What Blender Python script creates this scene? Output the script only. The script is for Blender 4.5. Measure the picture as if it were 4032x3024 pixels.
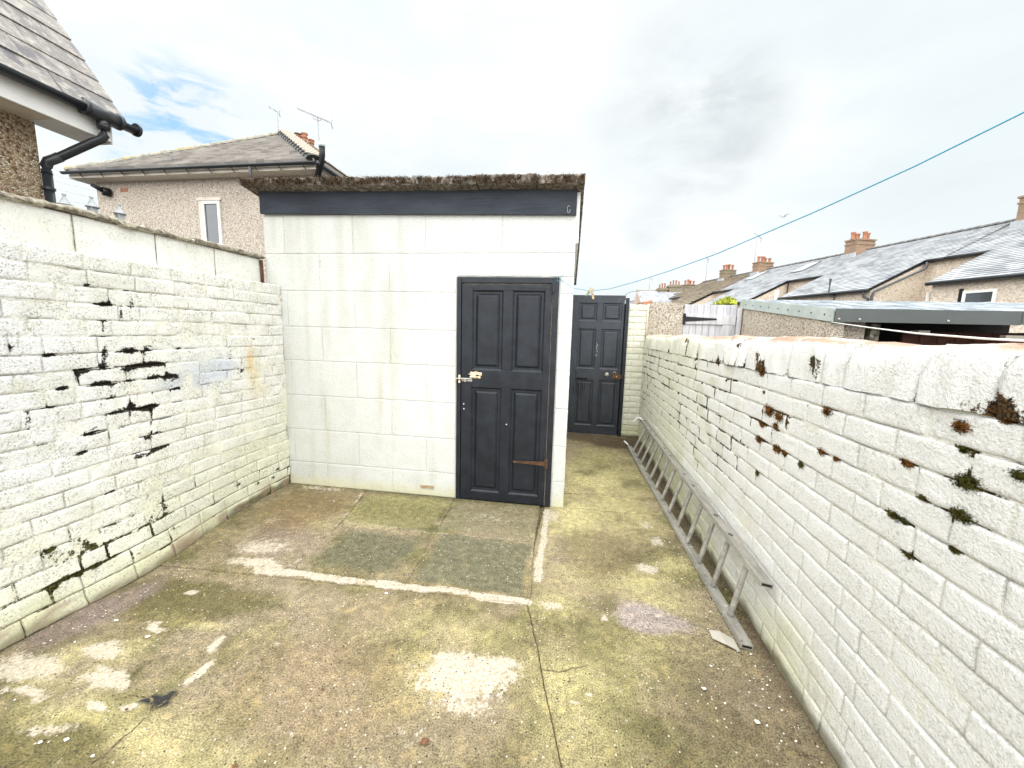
import bpy, bmesh, math, random
import numpy as np
from mathutils import Vector, Matrix
random.seed(7)
for o in list(bpy.data.objects): bpy.data.objects.remove(o, do_unlink=True)
S = bpy.context.scene
COL = S.collection
RAD = math.radians
# ------------------------------------------------------------------ camera
PITCH, ROLL, YAW, EYE = RAD(7.75), RAD(1.5), RAD(8.3), 1.55
fw = Vector((-math.sin(YAW)*math.cos(PITCH), math.cos(YAW)*math.cos(PITCH), -math.sin(PITCH)))
rt = Vector((math.cos(YAW), math.sin(YAW), 0)); up = rt.cross(fw)
R_ = rt*math.cos(ROLL)+up*math.sin(ROLL); U_ = up*math.cos(ROLL)-rt*math.sin(ROLL)
cd = bpy.data.cameras.new('camera'); cam = bpy.data.objects.new('camera', cd); COL.objects.link(cam)
cam.matrix_world = Matrix(((R_.x, U_.x, -fw.x, 0), (R_.y, U_.y, -fw.y, 0), (R_.z, U_.z, -fw.z, EYE), (0, 0, 0, 1)))
cd.sensor_fit = 'HORIZONTAL'; cd.sensor_width = 36; cd.lens = 36*1514/4032
cd.clip_start = 0.05; cd.clip_end = 2000
S.camera = cam
# ------------------------------------------------------------------ sky, sun, exposure
SUN_EL, SUN_AZ = RAD(66), RAD(188)          # azimuth from +Y, clockwise
W = bpy.data.worlds.new('World'); S.world = W; W.use_nodes = True
wn = W.node_tree.nodes; wl = W.node_tree.links; wn.clear()
def WN(t, **k):
    n = wn.new(t)
    for a, b in k.items(): setattr(n, a, b)
    return n
def wmath(op, a, b=None, c=None):
    n = WN('ShaderNodeMath', operation=op)
    for i, v in enumerate((a, b, c)):
        if v is None: continue
        if isinstance(v, (int, float)): n.inputs[i].default_value = v
        else: wl.new(v, n.inputs[i])
    return n.outputs[0]
def wsmooth(v, lo, hi):
    n = WN('ShaderNodeMapRange', interpolation_type='SMOOTHSTEP'); wl.new(v, n.inputs['Value'])
    n.inputs['From Min'].default_value = lo; n.inputs['From Max'].default_value = hi
    return n.outputs['Result']
def wmix(f, a, b):
    n = WN('ShaderNodeMix', data_type='RGBA')
    if isinstance(f, (int, float)): n.inputs['Factor'].default_value = f
    else: wl.new(f, n.inputs['Factor'])
    for s, v in (('A', a), ('B', b)):
        sock = [i for i in n.inputs if i.name == s and i.type == 'RGBA'][0]
        if isinstance(v, tuple): sock.default_value = (*v, 1)
        else: wl.new(v, sock)
    return [o for o in n.outputs if o.type == 'RGBA'][0]
sky = WN('ShaderNodeTexSky', sky_type='NISHITA', sun_disc=False, sun_elevation=SUN_EL, sun_rotation=SUN_AZ)
tc = WN('ShaderNodeTexCoord')
def wnoise(scale, detail=5, rough=.55, sc=(1, 1, 1), loc=(0, 0, 0), dist=0):
    m = WN('ShaderNodeMapping'); wl.new(tc.outputs['Generated'], m.inputs['Vector'])
    m.inputs['Scale'].default_value = sc; m.inputs['Location'].default_value = loc
    n = WN('ShaderNodeTexNoise'); wl.new(m.outputs['Vector'], n.inputs['Vector'])
    n.inputs['Scale'].default_value = scale; n.inputs['Detail'].default_value = detail
    n.inputs['Roughness'].default_value = rough; n.inputs['Distortion'].default_value = dist
    return n.outputs['Fac']
def wdir(d):
    n = WN('ShaderNodeVectorMath', operation='DOT_PRODUCT'); nn = WN('ShaderNodeVectorMath', operation='NORMALIZE')
    wl.new(tc.outputs['Generated'], nn.inputs[0]); wl.new(nn.outputs[0], n.inputs[0])
    n.inputs[1].default_value = Vector(d).normalized(); return n.outputs['Value']
n1 = wnoise(2.2, 6, .5, (1, 1, 2.6)); n2 = wnoise(5.5, 7, .6, (1, 1, 2.2), (3, 1, 0), .4)
cloudy = wsmooth(wmath('ADD', wmath('MULTIPLY', n1, .75), wmath('MULTIPLY', n2, .25)), .34, .66)
ccol = wmix(cloudy, (1.68, 1.83, 1.89), (2.10, 2.15, 2.15))
# a darker loose cloud ahead and a smaller one lower down
for d, lo, hi, amt in (((.20, .874, .44), .974, 1.0, .46), ((.255, .87, .40), .985, 1.0, .5), ((.165, .955, .245), .9972, 1.0, .35), ((.72, .66, .22), .93, 1.0, .30)):
    m = wmath('MULTIPLY', wsmooth(wdir(d), lo, hi), wsmooth(wmath('ADD', wmath('MULTIPLY', n1, .4), wmath('MULTIPLY', n2, .6)), .36, .66))
    ccol = wmix(wmath('MULTIPLY', m, amt), ccol, (1.02, 1.18, 1.26))
# gap of blue between streaks of cloud
gap = wmath('MULTIPLY', wsmooth(wdir((-.69, .64, .322)), .990, .9995), wsmooth(wnoise(9, 6, .6, (1, 1, 3.2), (0, 2, 1), .5), .46, .64))
bluecol = wmix(.78, sky.outputs['Color'], (.62, 1.10, 1.78))
full = wmix(gap, ccol, bluecol)
bg = WN('ShaderNodeBackground'); wl.new(full, bg.inputs['Color']); bg.inputs['Strength'].default_value = .10
wo = WN('ShaderNodeOutputWorld'); wl.new(bg.outputs[0], wo.inputs['Surface'])
sl = bpy.data.lights.new('sun', 'SUN'); sl.energy = 1.5; sl.angle = RAD(130); sl.color = (1, .99, .97)
sun = bpy.data.objects.new('sun', sl); COL.objects.link(sun)
sd = Vector((math.sin(SUN_AZ)*math.cos(SUN_EL), math.cos(SUN_AZ)*math.cos(SUN_EL), math.sin(SUN_EL)))
sun.rotation_euler = sd.to_track_quat('Z', 'Y').to_euler(); sun.location = (0, -5, 8)
S.view_settings.view_transform = 'Standard'; S.view_settings.look = 'None'
S.view_settings.exposure = 2.38; S.view_settings.gamma = 1; S.view_settings.use_curve_mapping = False
S.render.resolution_x, S.render.resolution_y = 1024, 768
S.render.engine = 'CYCLES'

# ------------------------------------------------------------------ helpers
def hsh(ix, iy, s): 
    v = np.sin(ix*127.1+iy*311.7+s*74.7)*43758.5453
    return v-np.floor(v)
def vn(x, y, s=0):
    x = np.asarray(x, float); y = np.asarray(y, float)
    ix, iy = np.floor(x), np.floor(y); fx, fy = x-ix, y-iy
    fx = fx*fx*(3-2*fx); fy = fy*fy*(3-2*fy)
    return (hsh(ix, iy, s)*(1-fx)+hsh(ix+1, iy, s)*fx)*(1-fy)+(hsh(ix, iy+1, s)*(1-fx)+hsh(ix+1, iy+1, s)*fx)*fy
def fbm(x, y, s=0, o=4):
    t = 0; a = .5; n = 0
    for i in range(o): t = t+a*vn(np.asarray(x)*2**i, np.asarray(y)*2**i, s+i*3.3); n += a; a *= .5
    return t/n
def sst(v, lo, hi):
    t = np.clip((v-lo)/(hi-lo), 0, 1); return t*t*(3-2*t)
def gs(dx, dy, rx, ry): return np.exp(-((dx/rx)**2+(dy/ry)**2))
def lerp(a, b, f): f = np.asarray(f)[..., None]; return a*(1-f)+np.array(b)*f

WO = {}
def reg(o, parent, org):
    COL.objects.link(o); WO[o] = Vector(org)
    if parent is not None: o.parent = parent; o.location = Vector(org)-WO[parent]
    else: o.location = org
    return o
def mesh_obj(name, V, F, mat, parent=None, smooth=False, attrs=None, org=None):
    V = np.asarray(V, float)
    if org is None: org = Vector(((V[:, 0].min()+V[:, 0].max())/2, (V[:, 1].min()+V[:, 1].max())/2, V[:, 2].min()))
    me = bpy.data.meshes.new(name); me.from_pydata((V-np.array(org)).tolist(), [], F); me.materials.append(mat)
    if smooth: me.polygons.foreach_set('use_smooth', [True]*len(me.polygons))
    if attrs:
        for k, a in attrs.items():
            a = np.asarray(a, float)
            if a.ndim == 2:
                at = me.attributes.new(k, 'FLOAT_COLOR', 'POINT'); at.data.foreach_set('color', np.c_[a, np.ones(len(a))].ravel())
            else:
                at = me.attributes.new(k, 'FLOAT', 'POINT'); at.data.foreach_set('value', a)
    return reg(bpy.data.objects.new(name, me), parent, org)
class MB:
    def __init__(s): s.v = []; s.f = []
    def add(s, V, F):
        n = len(s.v); s.v += [tuple(p) for p in V]; s.f += [tuple(i+n for i in q) for q in F]; return s
    def box(s, x0, x1, y0, y1, z0, z1):
        return s.add([(x0, y0, z0), (x1, y0, z0), (x1, y1, z0), (x0, y1, z0), (x0, y0, z1), (x1, y0, z1), (x1, y1, z1), (x0, y1, z1)],
                     [(0, 3, 2, 1), (4, 5, 6, 7), (0, 1, 5, 4), (1, 2, 6, 5), (2, 3, 7, 6), (3, 0, 4, 7)])
    def obox(s, c, ex, ey, ez):     # oriented box: centre and three half-axes
        c, ex, ey, ez = map(Vector, (c, ex, ey, ez)); V = []
        for k in (-1, 1):
            for a, b in ((-1, -1), (1, -1), (1, 1), (-1, 1)): V.append(c+ex*a+ey*b+ez*k)
        return s.add(V, [(0, 3, 2, 1), (4, 5, 6, 7), (0, 1, 5, 4), (1, 2, 6, 5), (2, 3, 7, 6), (3, 0, 4, 7)])
    def prism(s, poly, d):          # polygon of 3-D points, extruded by d
        n = len(poly); P = [Vector(p) for p in poly]; Q = [p+Vector(d) for p in P]
        return s.add(P+Q, [tuple(range(n))[::-1], tuple(range(n, 2*n))]+[(i, (i+1) % n, n+(i+1) % n, n+i) for i in range(n)])
    def tube(s, path, r, seg=8, cap=True):
        P = [Vector(p) for p in path]; rr = r if isinstance(r, (list, tuple)) else [r]*len(P); n0 = len(s.v); V = []
        for i, p in enumerate(P):
            t = (P[min(i+1, len(P)-1)]-P[max(i-1, 0)]).normalized()
            a = t.cross(Vector((0, 0, 1)));
            if a.length < .05: a = t.cross(Vector((0, 1, 0)))
            a.normalize(); b = t.cross(a)
            for k in range(seg):
                an = 2*math.pi*k/seg; V.append(p+(a*math.cos(an)+b*math.sin(an))*rr[i])
        F = [(i*seg+k, i*seg+(k+1) % seg, (i+1)*seg+(k+1) % seg, (i+1)*seg+k) for i in range(len(P)-1) for k in range(seg)]
        if cap: F += [tuple(range(seg))[::-1], tuple((len(P)-1)*seg+k for k in range(seg))]
        return s.add(V, F)
    def lathe(s, prof, c=(0, 0, 0), seg=12):
        V = []; F = []; c = Vector(c)
        for r, z in prof:
            for k in range(seg): an = 2*math.pi*k/seg; V.append(c+Vector((r*math.cos(an), r*math.sin(an), z)))
        for i in range(len(prof)-1):
            for k in range(seg): F.append((i*seg+k, i*seg+(k+1) % seg, (i+1)*seg+(k+1) % seg, (i+1)*seg+k))
        F += [tuple(range(seg))[::-1], tuple((len(prof)-1)*seg+k for k in range(seg))]
        return s.add(V, F)
    def build(s, name, mat, parent=None, smooth=False, org=None, bevel=0):
        o = mesh_obj(name, s.v, s.f, mat, parent, smooth, None, org)
        if bevel:
            bm = bmesh.new(); bm.from_mesh(o.data)
            bmesh.ops.bevel(bm, geom=bm.edges[:], offset=bevel, segments=2, affect='EDGES', profile=.6)
            bm.to_mesh(o.data); bm.free()
        return o
def thing(name, label, cat, loc=(0, 0, 0), group=None):
    o = bpy.data.objects.new(name, None); o.empty_display_size = .1; reg(o, None, loc); return tag(o, label, cat, group)
def tag(o, label=None, cat=None, group=None, kind=None):
    if label: o['label'] = label
    if cat: o['category'] = cat
    if group: o['group'] = group
    if kind: o['kind'] = kind
    return o
def part(name, parent, loc=(0, 0, 0)):
    o = bpy.data.objects.new(name, None); o.empty_display_size = .1; return reg(o, parent, loc)
def clone(o, delta, parent):
    c = bpy.data.objects.new(o.name.split('.')[0], o.data); c.rotation_euler = o.rotation_euler; c.scale = o.scale
    return reg(c, parent, WO[o]+Vector(delta))

# ------------------------------------------------------------------ materials
class Mat:
    def __init__(s, name, rough=.7, metal=0, spec=.3):
        s.m = bpy.data.materials.new(name); s.m.use_nodes = True; s.n = s.m.node_tree.nodes; s.l = s.m.node_tree.links
        s.b = s.n['Principled BSDF']; s.b.inputs['Roughness'].default_value = rough; s.b.inputs['Metallic'].default_value = metal
        s.b.inputs['Specular IOR Level'].default_value = spec
        s.geo = s.n.new('ShaderNodeNewGeometry'); s.pos = s.geo.outputs['Position']
    def obj(s): t = s.n.new('ShaderNodeTexCoord'); return t.outputs['Object']
    def map(s, vec, scale=(1, 1, 1), rot=(0, 0, 0), loc=(0, 0, 0)):
        m = s.n.new('ShaderNodeMapping'); s.l.new(vec, m.inputs['Vector']); m.inputs['Scale'].default_value = scale
        m.inputs['Rotation'].default_value = rot; m.inputs['Location'].default_value = loc; return m.outputs[0]
    def noise(s, scale, detail=3, rough=.55, vec=None, dist=0):
        n = s.n.new('ShaderNodeTexNoise'); s.l.new(vec or s.pos, n.inputs['Vector']); n.inputs['Scale'].default_value = scale
        n.inputs['Detail'].default_value = detail; n.inputs['Roughness'].default_value = rough; n.inputs['Distortion'].default_value = dist
        return n.outputs['Fac']
    def vor(s, scale, vec=None, feature='F1', out='Distance', rnd=1):
        n = s.n.new('ShaderNodeTexVoronoi'); n.feature = feature; s.l.new(vec or s.pos, n.inputs['Vector'])
        n.inputs['Scale'].default_value = scale; n.inputs['Randomness'].default_value = rnd; return n.outputs[out]
    def attr(s, name, out='Fac'):
        n = s.n.new('ShaderNodeAttribute'); n.attribute_name = name; return n.outputs[out]
    def math(s, op, a, b=None):
        n = s.n.new('ShaderNodeMath'); n.operation = op
        for i, v in enumerate((a, b)):
            if v is None: continue
            if isinstance(v, (int, float)): n.inputs[i].default_value = v
            else: s.l.new(v, n.inputs[i])
        return n.outputs[0]
    def step(s, v, lo, hi, a=0, b=1):
        n = s.n.new('ShaderNodeMapRange'); n.interpolation_type = 'SMOOTHSTEP'; s.l.new(v, n.inputs['Value'])
        for k, x in (('From Min', lo), ('From Max', hi), ('To Min', a), ('To Max', b)): n.inputs[k].default_value = x
        return n.outputs['Result']
    def mix(s, f, a, b, mode='MIX'):
        n = s.n.new('ShaderNodeMix'); n.data_type = 'RGBA'; n.blend_type = mode
        if isinstance(f, (int, float)): n.inputs['Factor'].default_value = f
        else: s.l.new(f, n.inputs['Factor'])
        for k, v in (('A', a), ('B', b)):
            so = [i for i in n.inputs if i.name == k and i.type == 'RGBA'][0]
            if isinstance(v, tuple): so.default_value = (*v, 1)
            else: s.l.new(v, so)
        return [o for o in n.outputs if o.type == 'RGBA'][0]
    def grey(s, v):
        c = s.n.new('ShaderNodeCombineColor')
        for i in range(3): s.l.new(v, c.inputs[i])
        return c.outputs[0]
    def col(s, c):
        if isinstance(c, tuple): s.b.inputs['Base Color'].default_value = (*c, 1)
        else: s.l.new(c, s.b.inputs['Base Color'])
        return s
    def rgh(s, v): s.l.new(v, s.b.inputs['Roughness']); return s
    def bump(s, h, dist=.003, strength=1):
        n = s.n.new('ShaderNodeBump'); n.inputs['Distance'].default_value = dist; n.inputs['Strength'].default_value = strength
        s.l.new(h, n.inputs['Height']); s.l.new(n.outputs[0], s.b.inputs['Normal']); return s
    def rnd(s):
        n = s.n.new('ShaderNodeObjectInfo'); return n.outputs['Random']
def plain(name, c, rough=.6, metal=0, var=.25, scale=20, bump=0, spec=.3, obj=True):
    m = Mat(name, rough, metal, spec); v = m.obj() if obj else m.pos
    n = m.noise(scale, 4, .6, v); m.col(m.mix(m.step(n, .25, .75), tuple(x*(1-var) for x in c), tuple(min(1, x*(1+var)) for x in c)))
    if bump: m.bump(m.noise(scale*3, 3, .6, v), bump)
    return m.m
def paint_mat(name, grime=.5, relief=.004, stainlo=.46, fleck=0):
    # whitewash: tint and stain come with the wall (attributes); grain, specks and brush relief here
    m = Mat(name, .82, 0, .2)
    base = m.attr('tint', 'Color')
    f1 = m.noise(95, 4, .7); f2 = m.noise(9, 4, .6); f3 = m.noise(70, 4, .7, m.map(m.pos, (1, 1, .30)))
    dirt = m.math('MULTIPLY', m.step(f1, .50, .64), m.step(f2, .34, .60))
    dirt = m.math('MAXIMUM', dirt, m.math('MULTIPLY', m.step(f3, .58, .70), m.step(m.noise(5, 3), .48, .66)))
    c = m.mix(m.math('MULTIPLY', dirt, grime), base, (.33, .32, .27))
    c = m.mix(m.math('MULTIPLY', m.step(f2, .30, .72), .10), c, (.66, .66, .58))
    if fleck:   # flaked spots down to old grey coats, and a little bare brick
        fl = m.math('MULTIPLY', m.step(m.noise(48, 7, .78), .60, .66), m.step(m.noise(3.2, 4, .6), .44, .62))
        c = m.mix(m.math('MULTIPLY', fl, fleck), c, m.mix(m.step(m.noise(6, 2), .58, .62), (.17, .165, .14), (.30, .16, .10)))
    st = m.math('ADD', m.attr('stain'), m.math('MULTIPLY', m.math('SUBTRACT', m.noise(70, 5, .75), .5), 1.15))
    sf = m.step(st, stainlo, stainlo+.13)
    sc = m.mix(m.step(m.noise(160, 2), .4, .6), (.008, .007, .005), m.attr('stcol', 'Color'))
    c = m.mix(sf, c, sc); m.col(c)
    h = m.math('ADD', m.math('MULTIPLY', m.noise(30, 6, .68), .8), m.math('MULTIPLY', m.noise(120, 4, .7), .55))
    m.bump(h, relief*2.6, 1.0); return m.m
M = {}
M['paint'] = paint_mat('whitewashed_brick', 1.0, .0042, fleck=.75)
M['paint_smooth'] = paint_mat('whitewashed_render', .62, .0020, fleck=.28)
M['paint_right'] = paint_mat('thick_white_masonry_paint', .42, .0052, fleck=.25)
m = Mat('black_gloss_paint', .42, 0, .35)
c = m.mix(m.step(m.noise(7, 4, .6), .35, .7), (.0085, .0108, .016), (.0175, .0215, .0305))
c = m.mix(m.math('MULTIPLY', m.step(m.noise(60, 4, .7, m.map(m.pos, (1, 1, .25))), .66, .74), .5), c, (.07, .075, .08))
m.col(c).bump(m.noise(55, 4, .65, m.map(m.pos, (1, 1, .15))), .0012); M['black'] = m.m
m = Mat('black_paint_lit', .38, 0, .4)  # same black paint, lightened: sky sheen on the gate put into the colour
c = m.mix(m.step(m.noise(7, 4, .6), .35, .7), (.026, .031, .041), (.038, .0445, .057)); c = m.mix(m.math('MULTIPLY', m.step(m.noise(60, 4, .7, m.map(m.pos, (1, 1, .25))), .64, .74), .5), c, (.11, .115, .12))
m.col(c).bump(m.noise(55, 4, .65, m.map(m.pos, (1, 1, .15))), .0012); M['black_lit'] = m.m
m = Mat('weathered_fascia_paint', .5, 0, .3)
g = m.noise(26, 6, .7, m.map(m.pos, (.22, 1, 3.2)), .6)
c = m.mix(m.step(m.noise(4, 4, .6, m.map(m.pos, (.6, 1, 2))), .3, .75), (.022, .0275, .039), (.039, .047, .064))
c = m.mix(m.math('MULTIPLY', m.step(g, .62, .74), .6), c, (.004, .004, .005)); m.col(c).bump(g, .006); M['fascia'] = m.m
def pebble(name, cols, scale=95, depth=.006, dirt=.5, gapd=.75):
    m = Mat(name, .85, 0, .2); v = m.vor(scale, None, 'F1', 'Color'); sp = m.n.new('ShaderNodeSeparateColor'); m.l.new(v, sp.inputs[0])
    c = m.mix(m.step(sp.outputs[0], .30, .40), cols[0], cols[1]); c = m.mix(m.step(sp.outputs[1], .72, .80), c, cols[2]); c = m.mix(m.step(sp.outputs[2], .82, .88), c, cols[3])
    d = m.vor(scale); c = m.mix(m.math('MULTIPLY', m.step(d, .42, .62), gapd), c, tuple(x*.42 for x in cols[0]))
    c = m.mix(m.math('MULTIPLY', m.step(m.noise(1.7, 5, .65), .46, .70), dirt), c, tuple(x*.55 for x in cols[1]))
    m.col(c).bump(m.math('SUBTRACT', 1.0, m.step(d, .1, .6)), depth); return m.m
M['peb_near'] = pebble('pebbledash_buff', [(.44, .31, .19), (.58, .47, .33), (.17, .105, .065), (.72, .66, .55)], 62, .010)
M['peb_far'] = pebble('pebbledash_pinkish', [(.50, .425, .345), (.60, .53, .45), (.34, .27, .21), (.68, .635, .57)], 36, .006, .15, .45)
M['peb_right'] = pebble('pebbledash_grey_buff', [(.52, .44, .34), (.68, .60, .50), (.22, .17, .12), (.80, .77, .70)], 85, .006, .35, .6)
M['peb_row'] = pebble('pebbledash_terrace', [(.60, .51, .41), (.66, .575, .47), (.50, .41, .32), (.72, .65, .56)], 20, .003, .12, .12)
M['pvc_black'] = plain('black_plastic', (.022, .025, .029), .32, 0, .2, 8, 0, .5)
M['pvc_grey'] = plain('faded_grey_plastic', (.07, .075, .08), .45, 0, .25, 8, 0, .4)
M['pvc_white'] = plain('white_plastic', (.80, .80, .77), .4, 0, .05, 6, 0, .4)
M['joinery'] = plain('cream_painted_board', (.62, .56, .47), .6, 0, .12, 6)
M['soffit'] = plain('cream_soffit', (.66, .60, .50), .7, 0, .10, 4)
m = Mat('weathered_slate', .62, 0, .35); v = m.pos; r = m.rnd()
c = m.mix(r, (.145, .138, .132), (.25, .235, .215)); c = m.mix(m.math('MULTIPLY', m.step(m.noise(14, 6, .7), .45, .66), .75), c, (.42, .39, .345))
c = m.mix(m.math('MULTIPLY', m.step(m.noise(5, 4, .6), .52, .68), m.math('GREATER_THAN', r, .55)), c, (.115, .108, .115)); m.col(c).bump(m.noise(30, 5, .65), .005); M['slate'] = m.m
def roofmat(name, a, b, cc, sc, warm=None):
    # far roofs: each slate differs a little; u along the course, v up the slope from the mesh's own attribute
    m = Mat(name, .55, 0, .35); uv = m.attr('ruv', 'Vector')
    w = m.n.new('ShaderNodeTexWhiteNoise'); w.noise_dimensions = '2D'
    sn = m.n.new('ShaderNodeVectorMath'); sn.operation = 'FLOOR'; m.l.new(m.map(uv, sc), sn.inputs[0]); m.l.new(sn.outputs[0], w.inputs['Vector'])
    c = m.mix(w.outputs['Value'], a, b); c = m.mix(m.math('MULTIPLY', m.step(m.noise(1.3, 5, .65), .45, .68), .6), c, cc)
    if warm: c = m.mix(m.math('MULTIPLY', m.step(m.noise(.9, 5, .7), .58, .70), .6), c, warm)
    m.col(c).bump(m.noise(8, 4, .6), .01); return m.m
M['roof_far'] = roofmat('plain_tile_grey', (.24, .225, .21), (.43, .40, .37), (.46, .435, .40), (4.2, 5, 1))
M['roof_row'] = roofmat('blue_grey_slate', (.205, .218, .235), (.40, .415, .43), (.47, .48, .49), (3.4, 5, 1))
M['roof_brown'] = roofmat('brown_concrete_tile', (.15, .12, .085), (.25, .205, .15), (.33, .29, .21), (3, 3, 1), (.30, .27, .13))
m = Mat('lichen_ridge', .85); c = m.mix(m.step(m.noise(6, 5, .7), .4, .65), (.22, .21, .165), (.38, .365, .31)); c = m.mix(m.math('MULTIPLY', m.step(m.noise(2.3, 4), .55, .68), .7), c, (.40, .31, .10)); m.col(c).bump(m.noise(25, 4), .01); M['ridge'] = m.m
M['ridge_bed'] = plain('grey_bedding_mortar', (.42, .385, .32), .9, 0, .2, 12, .004)
M['ridge_dark'] = plain('dark_ridge_tile', (.16, .155, .15), .8, 0, .35, 5)
M['mortar_pale'] = plain('pale_bedding_mortar', (.66, .60, .50), .9, 0, .2, 12, .004)
M['terracotta'] = plain('terracotta', (.38, .175, .105), .8, 0, .25, 9, .003)
M['terracotta_old'] = plain('sooty_terracotta', (.33, .16, .10), .85, 0, .4, 7, .003)
def chim(name, a, b, mo, sc=1):
    m = Mat(name, .9, 0, .2); t = m.n.new('ShaderNodeTexBrick')
    sx = m.n.new('ShaderNodeSeparateXYZ'); m.l.new(m.pos, sx.inputs[0]); cb = m.n.new('ShaderNodeCombineXYZ')
    m.l.new(m.math('ADD', sx.outputs[0], sx.outputs[1]), cb.inputs[0]); m.l.new(sx.outputs[2], cb.inputs[1]); m.l.new(cb.outputs[0], t.inputs['Vector'])
    t.inputs['Scale'].default_value = sc; t.inputs['Brick Width'].default_value = .3; t.inputs['Row Height'].default_value = .085; t.inputs['Mortar Size'].default_value = .008
    t.inputs['Color1'].default_value = (*a, 1); t.inputs['Color2'].default_value = (*b, 1); t.inputs['Mortar'].default_value = (*mo, 1)
    c = m.mix(m.math('MULTIPLY', m.step(m.noise(2.2, 5, .7), .45, .7), .65), t.outputs['Color'], (.20, .18, .11)); m.col(c).bump(t.outputs['Fac'], -.01); return m.m
M['chim_red'] = chim('red_chimney_brick', (.34, .205, .135), (.25, .155, .105), (.36, .31, .24))
M['chim_grey'] = chim('rendered_chimney', (.30, .25, .18), (.24, .20, .14), (.20, .17, .12))
M['lead'] = plain('lead_flashing', (.38, .40, .42), .5, 0, .2, 5)
M['aerial'] = plain('dull_aluminium_aerial', (.28, .28, .30), .5, .3, .2, 4)
m = Mat('weathered_aluminium', .48, .25, .4)
c = m.mix(m.step(m.noise(18, 5, .65, m.map(m.pos, (1, .2, 1))), .3, .7), (.25, .24, .215), (.42, .405, .365)); c = m.mix(m.math('MULTIPLY', m.step(m.noise(45, 4, .7), .60, .68), .9), c, (.66, .64, .58))
c = m.mix(m.step(m.noise(24, 5, .8), .62, .66), c, (.10, .085, .065)); m.col(c).bump(m.noise(80, 3), .0008); M['alu'] = m.m
M['plug'] = plain('black_rubber', (.012, .012, .011), .6, 0, .2, 20)
M['rust'] = plain('rusty_iron', (.10, .052, .03), .85, 0, .45, 40, .002)
M['iron'] = plain('black_iron', (.012, .0125, .014), .45, 0, .2, 30)
M['steel'] = plain('worn_steel', (.42, .40, .37), .4, .6, .2, 20)
M['brass'] = plain('brass', (.55, .40, .16), .4, .7, .2, 20)
m = Mat('split_bare_wood', .8); c = m.mix(m.step(m.noise(60, 3, .6, m.map(m.pos, (.3, 1, 1.5))), .45, .6), (.82, .74, .58), (.52, .27, .08)); m.col(c).bump(m.noise(90, 3), .003); M['rawwood'] = m.m
M['glass'] = plain('window_glass', (.05, .06, .07), .05, 0, .2, 1, 0, .9)
M['curtain'] = plain('pale_curtain', (.45, .45, .44), .9, 0, .3, 5)
M['line_blue'] = plain('turquoise_washing_line', (.09, .33, .46), .5, 0, .15, 4)
M['cord_white'] = plain('white_cord', (.80, .80, .76), .7, 0, .1, 10)
M['peg'] = plain('wooden_peg', (.48, .36, .20), .7, 0, .3, 40)
M['peg_green'] = plain('dull_green_plastic', (.24, .28, .20), .5, 0, .3, 40)
M['gull'] = plain('gull_plumage', (.42, .43, .45), .8, 0, .2, 6)
m = Mat('lilac_white_gate_paint', .6); c = m.mix(m.step(m.noise(20, 4, .6, m.map(m.pos, (1, 1, .12))), .35, .7), (.42, .415, .44), (.58, .575, .59)); m.col(c).bump(m.noise(60, 3, .6, m.map(m.pos, (1, 1, .1))), .001); M['gate_paint'] = m.m
m = Mat('green_grey_flashing', .45, .2, .4); c = m.mix(m.step(m.noise(4, 4), .35, .7), (.40, .46, .44), (.52, .575, .55)); c = m.mix(m.step(m.noise(40, 4, .7), .66, .69), c, (.12, .14, .135)); m.col(c); M['flashing'] = m.m
M['fascia_metal'] = plain('dark_green_grey_metal', (.078, .088, .084), .38, .1, .08, 3, 0, .5)
m = Mat('corrugated_steel', .42, .3, .5); c = m.mix(m.step(m.noise(5, 4, .6, m.map(m.pos, (6, .6, 1))), .35, .7), (.16, .20, .23), (.66, .69, .71)); m.col(c); M['corr'] = m.m  # colour streaks down the slope stand in for light and dark along the ribs
M['redboard'] = plain('dark_red_board', (.075, .028, .02), .8, 0, .3, 10)
M['shadewall'] = plain('interior_shade_wall', (.03, .027, .024), .9, 0, .4, 9)  # near-black base colour stands in for the deep shade inside the outbuilding
m = Mat('moss_rust', .95, 0, .1); r = m.noise(60, 3); c = m.mix(m.step(r, .38, .62), (.055, .028, .008), (.20, .085, .018)); m.col(c); M['moss_rust'] = m.m
m = Mat('moss_green', .95, 0, .1); c = m.mix(m.step(m.noise(60, 3), .38, .62), (.025, .028, .006), (.095, .085, .020)); m.col(c); M['moss_green'] = m.m
m = Mat('roof_moss', .95, 0, .1); c = m.mix(m.step(m.noise(30, 4, .7), .40, .62), (.045, .030, .020), (.20, .135, .080)); c = m.mix(m.step(m.noise(70, 3), .63, .7), c, (.42, .38, .31)); m.col(c); M['roofmoss'] = m.m
m = Mat('cement_sheet', .9); c = m.mix(m.step(m.noise(22, 5, .7), .35, .65), (.155, .14, .12), (.34, .315, .275)); c = m.mix(m.step(m.noise(34, 6, .75), .46, .56), c, m.mix(m.noise(120, 2), (.05, .032, .02), (.17, .115, .07))); m.col(c).bump(m.noise(70, 5, .75), .014); M['cement'] = m.m
m = Mat('lichened_coping', .9); c = m.mix(m.step(m.noise(30, 5, .7), .38, .62), (.135, .115, .085), (.40, .37, .29)); c = m.mix(m.step(m.noise(14, 5, .7), .60, .66), c, (.72, .70, .62)); m.col(c).bump(m.noise(55, 4, .7), .006); M['coping'] = m.m
M['leaf_dead'] = plain('dry_leaf', (.14, .07, .035), .8, 0, .5, 60)
M['flake'] = plain('paint_flake', (.80, .78, .72), .7, 0, .12, 50)
M['grass'] = plain('pale_grass', (.22, .22, .07), .8, 0, .4, 30)
M['plant'] = plain('yellow_green_plant', (.38, .42, .05), .8, 0, .4, 12)
M['plastic'] = plain('torn_clear_plastic', (.42, .40, .34), .3, 0, .1, 10)
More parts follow.
